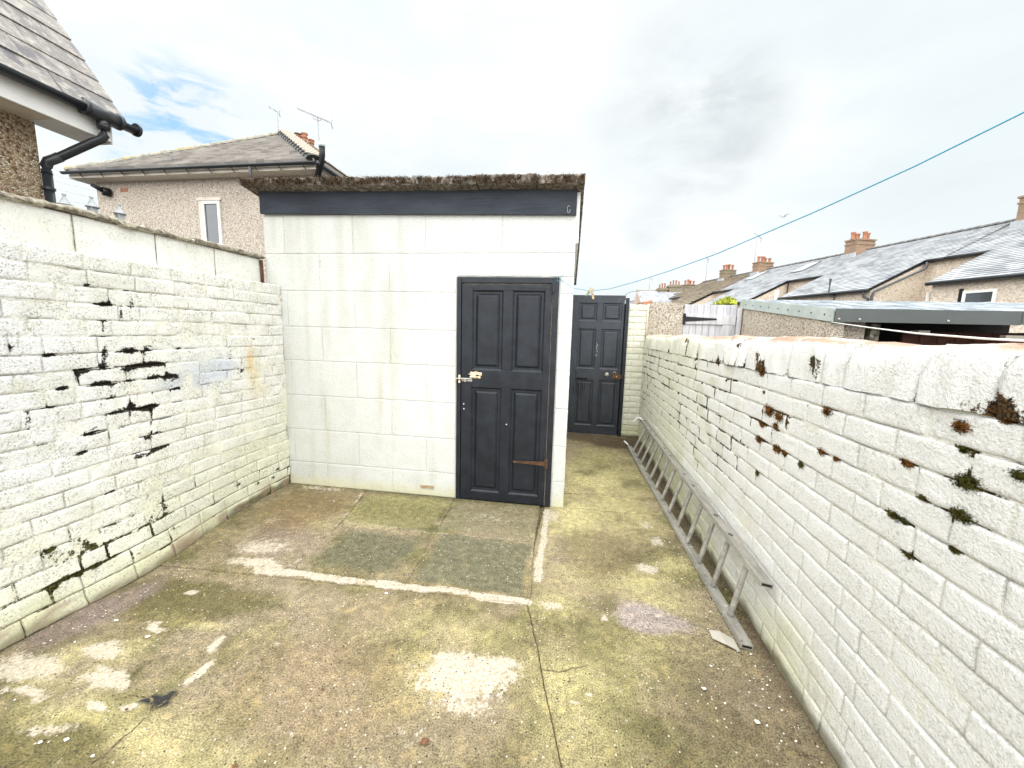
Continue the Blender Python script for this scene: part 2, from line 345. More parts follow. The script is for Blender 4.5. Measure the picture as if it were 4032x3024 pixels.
M['asphalt'] = plain('back_lane_asphalt', (.055, .055, .055), .9, 0, .3, 3, 0, .2, False)
# yard concrete: patches arrive as attributes, aggregate and grain here
m = Mat('yard_concrete', .88, 0, .2)
base = m.attr('tint', 'Color')
g1 = m.noise(150, 4, .7); g2 = m.noise(420, 2, .6); g3 = m.noise(22, 5, .65)
c = m.mix(1.0, base, m.grey(m.step(g1, .27, .73, .34, 1.75)), 'MULTIPLY')
c = m.mix(1.0, c, m.grey(m.step(g3, .25, .75, .74, 1.28)), 'MULTIPLY')
c = m.mix(m.math('MULTIPLY', m.step(m.noise(11, 5, .7), .55, .70), .45), c, m.mix(1.0, base, (1.9, 1.75, 1.35), 'MULTIPLY'))
pale = m.math('ADD', m.attr('pale'), m.math('MULTIPLY', m.math('SUBTRACT', m.noise(30, 9, .85), .5), 1.8))
c = m.mix(m.math('MULTIPLY', m.step(pale, .44, .66), .84), c, m.mix(m.step(m.noise(70, 5, .7), .32, .68), (.40, .335, .235), (.68, .62, .53)))
vc = m.vor(75, None, 'F1', 'Color'); sp = m.n.new('ShaderNodeSeparateColor'); m.l.new(vc, sp.inputs[0]); vd = m.vor(75)
c = m.mix(m.math('MULTIPLY', m.math('GREATER_THAN', sp.outputs[0], .955), m.step(vd, .20, .34, 1, 0)), c, (.62, .56, .45))
c = m.mix(m.math('MULTIPLY', m.math('LESS_THAN', sp.outputs[1], .10), m.step(vd, .20, .34, 1, 0)), c, (.05, .042, .03))
m.col(c); m.bump(m.math('ADD', m.math('MULTIPLY', g1, .6), m.math('ADD', m.math('MULTIPLY', g2, .25), m.math('MULTIPLY', g3, .6))), .0055); M['concrete'] = m.m
m = Mat('joint_soil', .95); m.col(m.mix(m.step(m.noise(60, 4), .35, .65), (.05, .038, .022), (.20, .155, .085))).bump(m.noise(90, 4), .006); M['soil'] = m.m

# ------------------------------------------------------------------ the ground
gr = mesh_obj('ground', [(-150, -60, -.06), (150, -60, -.06), (150, 240, -.06), (-150, 240, -.06)], [(0, 1, 2, 3)], M['asphalt'], org=(0, 0, -.06)); tag(gr, kind='structure')
bed = mesh_obj('yard_bed', [(-3.2, -2.5, -.014), (1.3, -2.5, -.014), (1.3, 6.3, -.014), (-3.2, 6.3, -.014)], [(0, 1, 2, 3)], M['soil'], org=(0, 0, -.014)); tag(bed, kind='structure')
def seg_d(x, y, pts):
    d = np.full(np.shape(x), 9.)
    for (ax, ay), (bx, by) in zip(pts[:-1], pts[1:]):
        L = (bx-ax)**2+(by-ay)**2; t = np.clip(((x-ax)*(bx-ax)+(y-ay)*(by-ay))/L, 0, 1)
        d = np.minimum(d, np.hypot(x-ax-t*(bx-ax), y-ay-t*(by-ay)))
    return d
def ground_fields(x, y):
    wx = x+.10*(fbm(x*5, y*5, 11)-.5)+.03*(fbm(x*22, y*22, 12)-.5); wy = y+.10*(fbm(x*5, y*5, 13)-.5)+.03*(fbm(x*22, y*22, 14)-.5)
    def blob(cx, cy, rx, ry=None, p=1): 
        ry = ry or rx; return np.clip(1.25-np.hypot((wx-cx)/rx, (wy-cy)/ry)*.75, 0, 1)
    n = fbm(x*1.7, y*1.7, 1, 5); n2 = fbm(x*4, y*4, 2, 5)
    c = np.empty(np.shape(x)+(3,)); c[:] = (.200, .167, .092)
    c = lerp(c, (.142, .126, .058), sst(n, .42, .62)); n4 = fbm(x*11, y*11, 17, 4); c = c*(.80+.45*sst(n4, .25, .75))[..., None]; c = lerp(c, (.29, .235, .165), .6*sst(fbm(x*2.3, y*2.3, 18, 5), .54, .68))
    c = lerp(c, (.25, .20, .125), sst(n2, .5, .72)*.8)
    g = np.zeros_like(x)
    for cx, cy, rx, ry, a in ((-2.15, 1.25, .16, .10, .9), (-1.95, 1.58, .20, .045, .9), (-2.02, 1.37, .10, .08, .6), (-1.55, 1.03, .22, .10, .7), (-1.37, 1.0, .22, .10, .5), (-1.82, 1.06, .25, .12, .6),
                             (-1.21, 1.04, .25, .06, .5), (.69, 4.2, .3, .5, .5), (.3, 3.9, .45, .7, 1), (.12, 3.2, .22, .8, .95), (.05, 2.6, .14, .35, .6), (.77, 2.57, .14, .1, .85), (.52, 3.29, .3, .35, .7), (.51, 2.34, .22, .14, .8), (.06, 1.57, .22, .22, .65),
                             (.10, 1.25, .16, .25, .75), (.60, 2.21, .2, .14, .7), (-1.35, 3.15, .28, .10, .7), (.45, 4.9, .3, .3, .5), (.0, 2.04, .12, .12, .7), (-.45, 1.75, .30, .10, .45), (-.62, 1.45, .16, .14, .6), (.62, 1.85, .3, .12, .5), (.35, 1.75, .3, .2, .4), (-1.5, 2.72, .3, .06, .6), (-2.0, 2.6, .2, .12, .4)):
        g = np.maximum(g, a*blob(cx, cy, rx, ry))
    c = lerp(c, (.43, .38, .19), g*.95*sst(n2, .18, .5))
    for cx, cy, rx, ry, a, k in ((-2.30, 1.72, .26, .13, 1, (.125, .108, .048)), (-1.95, 1.74, .40, .11, .95, (.125, .108, .048)), (-2.12, 1.60, .25, .09, .8, (.13, .112, .05)), (-1.80, .94, .3, .10, .8, (.115, .098, .042)), (-2.5, 1.45, .13, .18, .8, (.20, .155, .130)), (-2.40, 1.62, .10, .2, .8, (.21, .165, .14)),
                                 (-1.42, 2.95, .30, .17, .7, (.115, .112, .048)), (-1.2, 2.74, .4, .06, .5, (.10, .10, .045)), (-2.2, 2.85, .34, .32, .7, (.185, .132, .065)), (-2.1, 2.5, .22, .14, .5, (.17, .11, .07)), (-2.0, 2.3, .3, .2, .6, (.25, .195, .15)), (-.5, 2.95, .3, .16, .5, (.17, .15, .10)),
                                 (.72, 5.55, .35, .30, 1, (.085, .062, .036)), (.35, 5.75, .5, .22, .9, (.11, .082, .05)), (-.16, 1.05, .9, .28, .5, (.165, .135, .075)), (.75, 1.6, .28, .35, .55, (.15, .12, .075)), (.25, 2.65, .25, .3, .7, (.17, .135, .075)), (-1.0, 1.35, .45, .25, .5, (.22, .165, .095)),
                                 (.50, 2.03, .17, .11, 1, (.33, .28, .255)), (.55, 2.0, .17, .08, .9, (.30, .25, .225))):
        c = lerp(c, k, a*sst(blob(cx, cy, rx, ry), .2, .75))
    def rect(x0, x1, y0, y1, e=.05): return sst(wx-x0, 0, e)*sst(x1-wx, 0, e)*sst(wy-y0, 0, e)*sst(y1-wy, 0, e)
    fl = .72+.5*fbm(x*16, y*16, 24, 3)
    c = lerp(c, (.122, .117, .072), .95*rect(-1.66, -.965, 2.09, 2.63, .10)*np.clip(fl, 0, 1)); c = lerp(c, (.136, .130, .082), .95*rect(-.915, -.185, 2.08, 2.665, .035)*np.clip(fl, 0, 1))
    c = lerp(c, (.215, .195, .085), .6*rect(-1.80, -.99, 2.68, 3.25)); c = lerp(c, (.225, .20, .125), .6*rect(-.96, -.19, 2.68, 3.25))
    c = lerp(c, (.085, .062, .042), .9*sst(x+.05*(n2-.5)*2-.025*(5.2-y), .84, 1.0))           # soil washed against the right wall
    c = lerp(c, (.10, .085, .05), .7*sst(-x+.1*(n2-.5), 2.50, 2.62)*(y < 2.2))
    c = lerp(c, (.13, .115, .06), .8*gs(y-3.27+.04*(n2-.5), 0, .05, 1)*(x < -.1))
    c = lerp(c, (.02, .022, .026), .95*sst(np.maximum(blob(-1.63, 1.185, .07, .024), blob(-1.60, 1.20, .03, .03)), .45, .6))
    p = np.zeros_like(x)
    for cx, cy, rx, ry, a in ((-.38, 1.55, .22, .11, .96), (-.42, 1.47, .24, .11, .82), (-.38, 1.36, .16, .08, .66), (-.5, 1.2, .3, .08, .45), (-.62, 1.06, .3, .06, .5), (-.27, 1.60, .12, .05, .8),
                             (-2.34, 1.22, .22, .065, .95), (-2.12, 1.34, .12, .045, .95), (-1.92, 1.21, .15, .045, .98), (-2.2, 1.12, .2, .03, .7), (-2.0, 1.26, .1, .02, .7), (-1.83, 1.125, .05, .018, .85), (-1.70, 1.14, .045, .024, .85), (-2.04, 1.52, .075, .025, .9), (-2.10, 1.76, .06, .02, .8), (-1.90, 1.02, .14, .035, .6), (-1.64, 1.46, .03, .07, .88), (-1.58, 1.31, .035, .08, .8), (-1.95, 2.06, .25, .07, .85), (-2.05, 2.25, .28, .14, .66), (-1.8, 2.0, .12, .045, .95),
                             (-2.3, 3.25, .4, .05, .6), (-2.3, 2.6, .12, .12, .5), (.59, 2.5, .10, .07, .8), (.72, 2.85, .07, .09, .7), (.68, 3.12, .07, .12, .6), (-.03, 2.05, .09, .05, .65), (.24, 1.99, .018, .03, .9), (.15, 1.49, .02, .012, .95), (.10, 1.455, .03, .012, .9), (.59, 2.06, .05, .03, .75), (-.6, 2.98, .35, .14, .48), (.55, 3.7, .2, .3, .42), (.35, 5.2, .3, .2, .42), (-1.2, 1.75, .4, .06, .35), (-.1, 3.1, .1, .2, .6), (-1.1, .95, .4, .08, .42), (-.7, 1.1, .4, .1, .38), (.4, 1.2, .3, .1, .36)):
        p = np.maximum(p, a*blob(cx, cy, rx, ry))
    st = seg_d(wx*.6+x*.4, wy*.6+y*.4, [(-1.74, 2.015), (-.9, 2.035), (-.17, 2.048)]); p = np.maximum(p, .88*(1-sst(st, .014, .052))*(.72+.5*sst(fbm(x*8, y*8, 25, 3), .3, .6)))
    st = seg_d(wx*.5+x*.5, wy*.5+y*.5, [(-.142, 3.22), (-.125, 2.25)]); p = np.maximum(p, .74*(1-sst(st, .016, .046)))
    st = seg_d(x, y, [(-1.87, 3.2), (-1.74, 2.68), (-1.72, 2.1)]); p = np.maximum(p, .58*(1-sst(st, .006, .030))*sst(fbm(x*9, y*9, 6), .3, .5))
    st = seg_d(x, y, [(-.99, 3.2), (-.945, 2.66), (-.925, 2.1)]); p = np.maximum(p, .48*(1-sst(st, .005, .024)))
    st = seg_d(x, y, [(-1.72, 2.675), (-.945, 2.65), (-.2, 2.68)]); p = np.maximum(p, .50*(1-sst(st, .007, .028)))
    p = np.maximum(p*.97, .40*sst(fbm(x*7, y*7, 19, 4), .46, .70)*sst(fbm(x*1.4, y*1.4, 20, 3), .38, .60))
    z = .010*(fbm(x*1.3, y*1.3, 21)-.5)+.006*(fbm(x*7, y*7, 22, 3)-.5)
    return c, p, z
def slab(name, poly, z0=0, res=.016, gap=.003, parent=bed):
    # convex slab of concrete: a fine grid cut to the outline, with sides
    P = [Vector((*p, 0)) for p in poly]; n = len(P); gp = list(gap) if isinstance(gap, tuple) else [gap]*n
    if sum(P[i].x*P[(i+1) % n].y-P[(i+1) % n].x*P[i].y for i in range(n)) < 0: P.reverse(); gp = gp[:-1][::-1]+gp[-1:]
    x0 = min(p.x for p in P); x1 = max(p.x for p in P); y0 = min(p.y for p in P); y1 = max(p.y for p in P)
    bm = bmesh.new(); nx = max(2, int((x1-x0)/res)); ny = max(2, int((y1-y0)/res))
    vs = [[bm.verts.new((x0+(x1-x0)*i/nx, y0+(y1-y0)*j/ny, 0)) for i in range(nx+1)] for j in range(ny+1)]
    for j in range(ny):
        for i in range(nx): bm.faces.new((vs[j][i], vs[j][i+1], vs[j+1][i+1], vs[j+1][i]))
    for i in range(n):
        a, b = P[i], P[(i+1) % n]; d = (b-a).normalized(); nrm = Vector((d.y, -d.x, 0))
        bmesh.ops.bisect_plane(bm, geom=bm.verts[:]+bm.edges[:]+bm.faces[:], plane_co=a-nrm*gp[i], plane_no=nrm, clear_outer=True)
    be = [e for e in bm.edges if e.is_boundary]
    ex = bmesh.ops.extrude_edge_only(bm, edges=be)
    low = [v for v in ex['geom'] if isinstance(v, bmesh.types.BMVert)]
    bm.verts.index_update(); li = {v.index for v in low}
    me = bpy.data.meshes.new(name); bm.to_mesh(me); bm.free()
    co = np.empty(len(me.vertices)*3); me.vertices.foreach_get('co', co); co = co.reshape(-1, 3)
    c, p, z = ground_fields(co[:, 0].copy(), co[:, 1].copy())
    isl = np.zeros(len(co), bool); isl[list(li)] = True
    wob = .016
    ox = wob*(fbm(co[:, 0]*7, co[:, 1]*7, 31)-.5)+.006*(fbm(co[:, 0]*40, co[:, 1]*40, 33, 2)-.5); oy = wob*(fbm(co[:, 0]*7, co[:, 1]*7, 32)-.5)+.006*(fbm(co[:, 0]*40, co[:, 1]*40, 34, 2)-.5)
    co[:, 0] += ox; co[:, 1] += oy; co[:, 2] = np.where(isl, -.03, z+z0)
    org = Vector((sum(p.x for p in P)/n, sum(p.y for p in P)/n, 0)); me.vertices.foreach_set('co', (co-np.array(org)).ravel())
    at = me.attributes.new('tint', 'FLOAT_COLOR', 'POINT'); at.data.foreach_set('color', np.c_[c, np.ones(len(c))].ravel())
    at = me.attributes.new('pale', 'FLOAT', 'POINT'); at.data.foreach_set('value', p)
    me.materials.append(M['concrete']); me.polygons.foreach_set('use_smooth', [True]*len(me.polygons)); me.update()
    return reg(bpy.data.objects.new(name, me), parent, org)
slab('flagstone', [(-2.75, 3.32), (-1.86, 3.29), (-1.735, 2.66), (-1.725, 2.06), (-1.78, 1.972), (-2.75, 1.94)], .006)
slab('flagstone', [(-1.86, 3.29), (-.985, 3.29), (-.945, 2.655), (-1.735, 2.68)], .003)
slab('flagstone', [(-.985, 3.29), (-.19, 3.29), (-.19, 2.68), (-.945, 2.655)], .004)
slab('flagstone', [(-1.735, 2.68), (-.945, 2.655), (-.925, 2.06), (-1.725, 2.06)], .002)
slab('flagstone', [(-.945, 2.655), (-.19, 2.68), (-.155, 2.07), (-.925, 2.06)], .005)
slab('concrete_slab', [(-2.75, 1.94), (-.17, 2.02), (.22, .5), (-2.75, .5)], 0, .014, gap=(.003, .003, -.006, .003))
slab('mortar_strip', [(-1.78, 1.972), (-1.725, 2.06), (-.16, 2.07), (-.165, 2.022)], .003, .012, gap=.002)
slab('concrete_slab', [(-.17, 2.02), (-.19, 2.68), (-.155, 3.32), (1.12, 3.32), (1.12, .5), (.22, .5)], 0, .015, gap=(.003, .003, .002, .003, -.006, .003))
slab('concrete_slab', [(-.02, 3.32), (1.13, 3.32), (1.13, 6.1), (-.02, 6.1)], 0, .022)
slab('concrete_slab', [(-2.9, .5), (1.2, .5), (1.2, -2.4), (-2.9, -2.4)], -.002, .05, gap=-.01)
def crack(pts, w):
    V = []; F = []; P = []
    for a, b in zip(pts[:-1], pts[1:]):
        for t in np.linspace(0, 1, 9)[:-1]: P.append((a[0]+(b[0]-a[0])*t+random.gauss(0, .003), a[1]+(b[1]-a[1])*t+random.gauss(0, .003)))
    P.append(pts[-1]); n = len(P)
    z = ground_fields(np.array([p[0] for p in P]), np.array([p[1] for p in P]))[2]
    for k, (x, y) in enumerate(P):
        dx, dy = (P[min(k+1, n-1)][0]-P[max(k-1, 0)][0], P[min(k+1, n-1)][1]-P[max(k-1, 0)][1]); L = math.hypot(dx, dy) or 1
        ww = w*random.uniform(.5, 1.2)*min(1, .15+(n-1-k)/n*1.5); V += [(x-dy/L*ww, y+dx/L*ww, z[k]+.0012), (x+dy/L*ww, y-dx/L*ww, z[k]+.0012)]
    for k in range(n-1): F.append((2*k, 2*k+1, 2*k+3, 2*k+2))
    mesh_obj('crack', V, flip(F), M['soil'], bed)
def flip(F): return [f[::-1] for f in F]
crack([(-.05, 1.60), (.02, 1.60), (.11, 1.64), (.17, 1.66)], .0035); crack([(-1.595, 1.14), (-1.66, 1.18), (-1.76, 1.17)], .005); crack([(-.02, 3.60), (.35, 3.66), (.75, 3.63), (1.0, 3.7)], .0035); crack([(-1.60, 1.13), (-1.57, 1.20), (-1.55, 1.25)], .004)
crack([(-1.61, .85), (-1.59, 1.0), (-1.585, 1.13)], .005); crack([(.45, 2.95), (.60, 3.02), (.8, 3.0)], .002)

# ------------------------------------------------------------------ painted masonry
VERT = {(1.86,1.37),(1.85,1.32),(2.09,1.16),(1.86,1.17),(1.86,1.11),(1.99,.79),(2.01,1.71),(2.03,1.66),(1.50,1.05),(1.97,1.60),(1.87,1.52),(2.06,.33),(1.81,1.43),(1.29,1.46),(2.08,1.11)}
def pts_stain(u, v, pts, k=.012):
    s = np.zeros_like(u); g = np.zeros_like(u)
    for (a, b, r) in pts:
        kx, ky = (.55, 2.0) if (a, b) in VERT else (1.55, .85)
        e = np.exp(-(((u-a)/(k*abs(r)*kx))**2+((v-b)/(k*abs(r)*ky))**2)); s = np.maximum(s, e)
        if r < 0: g = np.maximum(g, e)
    return s, g
GAPS = [(1.87,1.52,1.5),(1.87,1.70,1),(1.89,1.65,1.6),(2.01,1.71,1.3),(2.03,1.66,1.5),(1.97,1.60,1.3),(1.98,1.38,1.8),(1.86,1.37,1.6),(1.85,1.32,1.6),(2.09,1.38,1.2),(1.97,1.27,2),(2.02,1.28,1.6),(2.06,1.28,1.8),(2.10,1.285,1.8),(2.15,1.28,1.6),(2.10,1.20,1.6),(2.22,1.19,1.8),(1.82,1.75,.8),(2.30,1.38,.7),(2.40,1.81,1),(1.74,1.27,1.2),(1.62,1.37,.9),(1.49,1.41,.7),(1.96,1.26,1.8),(1.82,1.20,1.3),(1.86,1.17,1.5),(1.86,1.11,1.2),(1.97,1.19,1.1),(2.09,1.16,1.4),(1.65,1.19,.9),(1.87,1.01,1.5),(1.96,1.03,1.4),(2.05,1.0,1.8),(2.08,1.01,1.4),(2.26,1.0,.9),(2.24,1.10,1.2),(2.09,.83,1.3),(2.03,.81,1.6),(1.99,.79,1.2),(1.96,.71,1.6),(2.02,.71,1.4),(2.07,.72,1.2),(2.13,.72,1.1),(1.86,.70,1.1),(1.74,.92,1),(1.77,.94,1),(1.59,1.10,.9),(1.50,1.05,1.3),(1.54,.93,1.1),(1.69,.82,.8),(2.80,1.13,1.5),(2.95,1.43,1.4),(2.06,.33,-1.5),(2.06,.29,-1.4),(2.12,.16,1.2),(2.08,.17,1),(1.61,.87,.6),(1.62,.70,.8),(1.79,.55,.8),(1.49,.36,-1),(1.52,.19,-1.3),(1.47,.17,-1.2),(1.57,.18,-1.1),(1.64,.18,-1),(3.12,.21,-1.2),(3.06,.15,-1.2),(3.16,.15,1),(2.88,.17,-1),(2.68,.24,-1),(1.85,.14,.7),(1.76,.12,.6)]
MOSS = [(2.16,1.17,3),(2.06,1.16,2.5),(2.08,1.11,2),(2.22,1.08,1.6),(2.24,1.0,2.2),(2.05,1.0,2),(1.98,1.0,1.3),(1.71,1.26,2),(1.17,1.33,2),(1.07,1.37,1.0),(1.31,1.18,1.6),(1.13,1.19,-3),(1.13,1.10,-2.6),(1.33,1.0,-1.8),(1.29,1.0,-1.2),(1.85,1.46,-1.4),(1.81,1.43,-1.6),(2.36,1.45,1.6),(2.29,1.36,1.8),(1.29,1.46,.8),(1.50,1.39,1.1),(2.21,.81,-1.4),(1.84,.99,-1.4),(1.71,1.09,1.5),(1.62,1.09,1),(1.05,1.41,-1.6),(1.02,1.25,-1.8),(1.26,.91,-1.4),(3.84,1.51,1.6),(2.64,1.50,1.4),(3.90,1.0,-1.2),(1.15,1.27,-1.3),(1.24,1.10,-1.2),(1.16,1.45,.6),(2.24,1.26,1),(2.94,1.36,.9),(2.77,1.26,.9),(3.25,1.18,.7),(4.13,1.12,.7),(1.13,1.0,-1)]
CL, CR = .0914, .0912
def tint_left(y, z):
    n = fbm(y*3, z*3, 41, 5); n2 = fbm(y*9, z*9, 42, 4)
    c = np.empty(np.shape(y)+(3,)); c[:] = (.85, .845, .80)
    c = lerp(c, (.845, .855, .87), .9*sst(1.9-y+.7*(n-.5), -.15, .5)*sst(z, .45, .8))
    c = lerp(c, (.79, .79, .60), .75*sst(.95-z+.9*(n-.5)+.25*(y-2.2), 0, .9))
    c = lerp(c, (.67, .67, .57), .5*sst(n2, .5, .75))
    c = lerp(c, (.60, .59, .36), .7*sst(.20-z+.25*(n2-.5), 0, .16)); c = lerp(c, (.20, .165, .085), .85*sst(.055-z+.10*(n2-.5), 0, .04)); c = lerp(c, (.11, .10, .045), .9*sst(.085-z+.06*(n2-.5), 0, .03)*sst(y, 2.5, 2.65)); c = lerp(c, (.33, .22, .15), .7*sst(.12-z, 0, .06)*sst(fbm(y*14, z*14, 47, 3), .55, .68))
    c = lerp(c, (.62, .67, .76), .9*np.clip(gs(y-2.58, z-1.22, .26, .12)+gs(y-2.3, z-1.14, .2, .06), 0, 1)*sst(n2, .2, .55))
    c = lerp(c, (.80, .55, .20), .9*gs(y-2.89, z-1.24, .035, .13)*sst(n2, .3, .55))
    c = lerp(c, (.78, .68, .40), .6*gs(y-2.93, z-1.1, .08, .18))
    s, g = pts_stain(y, z, GAPS, .0185)
    s = s*1.0+.17*gs(y-2.0, z-1.2, .5, .55)
    s = np.maximum(s, .50*gs(y-1.75, z-.30, .26, .14)*sst(fbm(y*30, z*30, 44, 3), .4, .62))
    s = np.maximum(s, .52*gs(y-2.72, z-1.22, .14, .16)*sst(fbm(y*25, z*25, 45, 3), .42, .65))
    col = np.empty(np.shape(y)+(3,)); col[:] = (.028, .020, .012); col = lerp(col, (.07, .075, .015), g); col = lerp(col, (.115, .11, .035), sst(.60-z, 0, .3))
    return c, s, col
def tint_right(y, z):
    n = fbm(y*2.4, z*3, 51, 5); n2 = fbm(y*8, z*9, 52, 4)
    c = np.empty(np.shape(y)+(3,)); c[:] = (.865, .865, .85)
    c = lerp(c, (.755, .75, .60), .8*sst((y-2.3)*.5+.8*(n-.5)-.2*(z-.8), .1, .95))
    c = lerp(c, (.71, .70, .44), .75*sst(.33-z+.5*(n-.5), 0, .3)*sst(y, 1.2, 1.9))
    c = lerp(c, (.62, .60, .42), .5*sst(n2, .55, .75)*sst(y, 1.6, 3.2))
    c = lerp(c, (.13, .115, .05), .85*sst(.07-z+.08*(n2-.5), 0, .05))
    s, g = pts_stain(y, z, MOSS, .0165)
    s = s*.95+.10*gs(y-2.1, z-1.15, .6, .35)
    col = np.empty(np.shape(y)+(3,)); col[:] = (.115, .058, .014); col = lerp(col, (.055, .058, .012), g); col = lerp(col, (.09, .085, .022), sst(y, 2.5, 3.6))
    return c, s, col
def pillow(name, mat, parent, u0, u1, v0, v1, place, tint, amp=.004, drop=.009, rad=.009, skirt=.025, nu=None, nv=None, seed=0, joint=0, freq=16, edge=None):
    # one unit of masonry with a worn, soft-edged face; place(u,v,depth) -> world point arrays, depth>0 is proud
    eu = (.005, .013, .026); ev = (.005, .013, .024)
    w, h = u1-u0, v1-v0
    def ax(w, e, n):
        e = [k for k in e if k < w*.3]; mid = list(np.linspace(e[-1] if e else 0, w-(e[-1] if e else 0), n))
        return np.array(([0]+e[:-1] if e else [])+mid+([w-k for k in e[:-1][::-1]]+[w] if e else []))
    U = ax(w, eu, nu or max(4, int(w/.04))); Vv = ax(h, ev, nv or max(3, int(h/.035)))
    uu, vv = np.meshgrid(U, Vv); e = np.minimum(np.minimum(uu, w-uu), np.minimum(vv, h-vv))
    pu, pv = uu+u0, vv+v0
    d = amp*2*(fbm(pu*freq, pv*freq, 61+seed, 4)-.5)+amp*.9*(fbm(pu*55, pv*55, 71+seed, 2)-.5)-drop*np.exp(-e/rad)
    su = u0+uu+.0035*(fbm(pu*30, pv*30, 81)-.5)*2; sv = v0+vv+.0035*(fbm(pu*30, pv*30, 82)-.5)*2
    F = []; ny, nx = uu.shape
    for j in range(ny-1):
        for i in range(nx-1): a = j*nx+i; F.append((a, a+1, a+nx+1, a+nx))
    V = place(su.ravel(), sv.ravel(), d.ravel())
    ring = [i for i in range(nx)]+[j*nx+nx-1 for j in range(1, ny)]+[(ny-1)*nx+i for i in range(nx-2, -1, -1)]+[j*nx for j in range(ny-2, 0, -1)]
    B = place(su.ravel()[ring], sv.ravel()[ring], np.full(len(ring), -skirt)); n = len(V); L = len(ring)
    for k in range(L): F.append((ring[k], n+k, n+(k+1) % L, ring[(k+1) % L]))
    V = np.vstack([V, B]); fu = np.r_[su.ravel(), su.ravel()[ring]]; fv = np.r_[sv.ravel(), sv.ravel()[ring]]
    c, s, sc = tint(fu, fv)
    es = np.r_[e.ravel(), np.zeros(L)]; ed = edge(fu, fv)*np.exp(-es/.007) if edge else 0
    return V, F, dict(tint=c, stain=s*.62+joint+ed, stcol=sc)
def flip(F): return [f[::-1] for f in F]
def sheet(u0, u1, v0, v1, res, place, depth, tint, joint=0):
    U = np.arange(u0, u1+res*.5, res); Vv = np.arange(v0, v1+res*.5, res); uu, vv = np.meshgrid(U, Vv); nx = len(U); ny = len(Vv)
    dp = depth(uu.ravel(), vv.ravel()); V = place(uu.ravel(), vv.ravel(), dp); F = [(j*nx+i, j*nx+i+1, (j+1)*nx+i+1, (j+1)*nx+i) for j in range(ny-1) for i in range(nx-1)]
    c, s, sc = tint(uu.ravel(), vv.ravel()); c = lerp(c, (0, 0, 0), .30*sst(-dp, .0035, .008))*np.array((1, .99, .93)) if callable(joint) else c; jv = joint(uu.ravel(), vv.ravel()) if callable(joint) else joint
    return V, F, dict(tint=c, stain=s+jv, stcol=sc)

def edge_right(y, z): return (.62*sst(y, 1.7, 2.6)*sst(z, .35, .8)+.30*sst(y, 2.4, 3.2)+.16)*sst(fbm(y*6, z*8, 128, 3), .44, .66)
def edge_left(y, z): return (.62*np.exp(-((y-2.0)/.5)**2-((z-1.15)/.5)**2)+.5*sst(.62-z, 0, .4)+.18)*sst(fbm(y*7, z*9, 129, 3), .44, .66)
# ---- left wall
def XL(y, z):     # face of the left wall; the foot of the wall bellies out
    b = .14*np.exp(-((y-1.85)/.55)**2)*np.exp(-np.maximum(z, 0)/.40)+.07*np.exp(-((y-1.0)/.5)**2)*np.exp(-np.maximum(z, 0)/.40)
    return -2.668+b+.012*(fbm(y*1.5, z*1.5, 90)-.5)
def wav(u, v, k): return v+.022*(fbm(u*1.6+k, v*1.5, 92, 3)-.5)*np.clip(v/.25, 0, 1)*np.clip((1.915-v)/.2, 0, 1)
def place_left(u, v, d): return np.c_[XL(u, v)+d, u, wav(u, v, 0)]
wl_ = thing('brick_wall', 'whitewashed brick wall with black gaps in its joints, block row and mossy coping on top, left of the shed', 'wall', (-2.75, 1.5, 0))
for r in range(21):
    z0 = r*CL; y = 1.10+(.12 if r % 2 else 0)+random.uniform(-.02, .02)-.24
    z1 = z0+CL
    while y < 3.285:
        L = random.choice((.235, .24, .245, .24, .12 if random.random() < .4 else .24)); y1 = min(y+L, 3.292)
        if y1-y > .03 and y1 > 1.0:
            lost = False
            dd = random.uniform(-.004, .003)+(-.02 if lost else 0)
            V, F, A = pillow('brick', None, None, y+.003, y1-.003, z0+.003, z1-.003, lambda u, v, d, dd=dd: place_left(u, v, d+dd), tint_left, .0030, .0046, .0034, .03, seed=r, edge=edge_left)
            mesh_obj('brick', V, F, M['paint'], wl_, True, A)
        y = y1
jl = lambda u, v: .12+.16*sst(fbm(u*9, v*9, 95), .5, .75)+.14*sst(.9-v+.6*(fbm(u*4, v*4, 96)-.5), 0, .8)+.34*sst(.42-v, 0, .3)*sst(u, 2.4, 2.8)+.26*sst(.34-v, 0, .2)
V, F, A = sheet(.9, 3.29, -.02, 1.915, .014, place_left, lambda u, v: -.0040-.009*sst(fbm(u*13, v*13, 97), .48, .75)+.0035*sst(fbm(u*4, v*5, 98), .45, .65)*sst(v, .2, .4)-.012*pts_stain(u, v, GAPS, .014)[0]-.010*sst(.30-v, 0, .12)*sst(fbm(u*6, v*6, 99), .3, .55), tint_left, jl)
mesh_obj('mortar', V, F, M['paint'], wl_, True, A)
# trowelled patch of render over the foot of the wall
def place_patch(u, v, d): return np.c_[np.maximum(XL(u, v)-.02, -2.66)+.016+.0*u+d+.012*np.exp(-v/.1), u, v]
def patch_d(u, v):
    e = sst(u-2.07-.03*(fbm(v*9, v*3, 3)-.5)+.12*(v-.2), 0, .08)*sst(2.57-u-.05*(fbm(v*12, u*2, 4)-.5), 0, .06)*sst(.40-.10*np.abs(u-2.5)-v+.06*(fbm(u*10, v*2, 5)-.5), 0, .08)
    return -.012-.05*(1-e)+.014*(fbm(u*7, v*7, 8)-.5)+.008*(fbm(u*30, v*30, 9)-.5)
V, F, A = sheet(2.02, 2.62, -.02, .44, .012, place_patch, patch_d, lambda y, z: (lerp(np.tile(np.array((.83, .82, .74)), (len(y), 1)), (.76, .75, .56), .6*sst(fbm(y*6, z*6, 7), .4, .7)), np.zeros_like(y), np.tile(np.array((.1, .09, .03)), (len(y), 1))))
mesh_obj('render_patch', V, F, M['paint_smooth'], wl_, True, A)
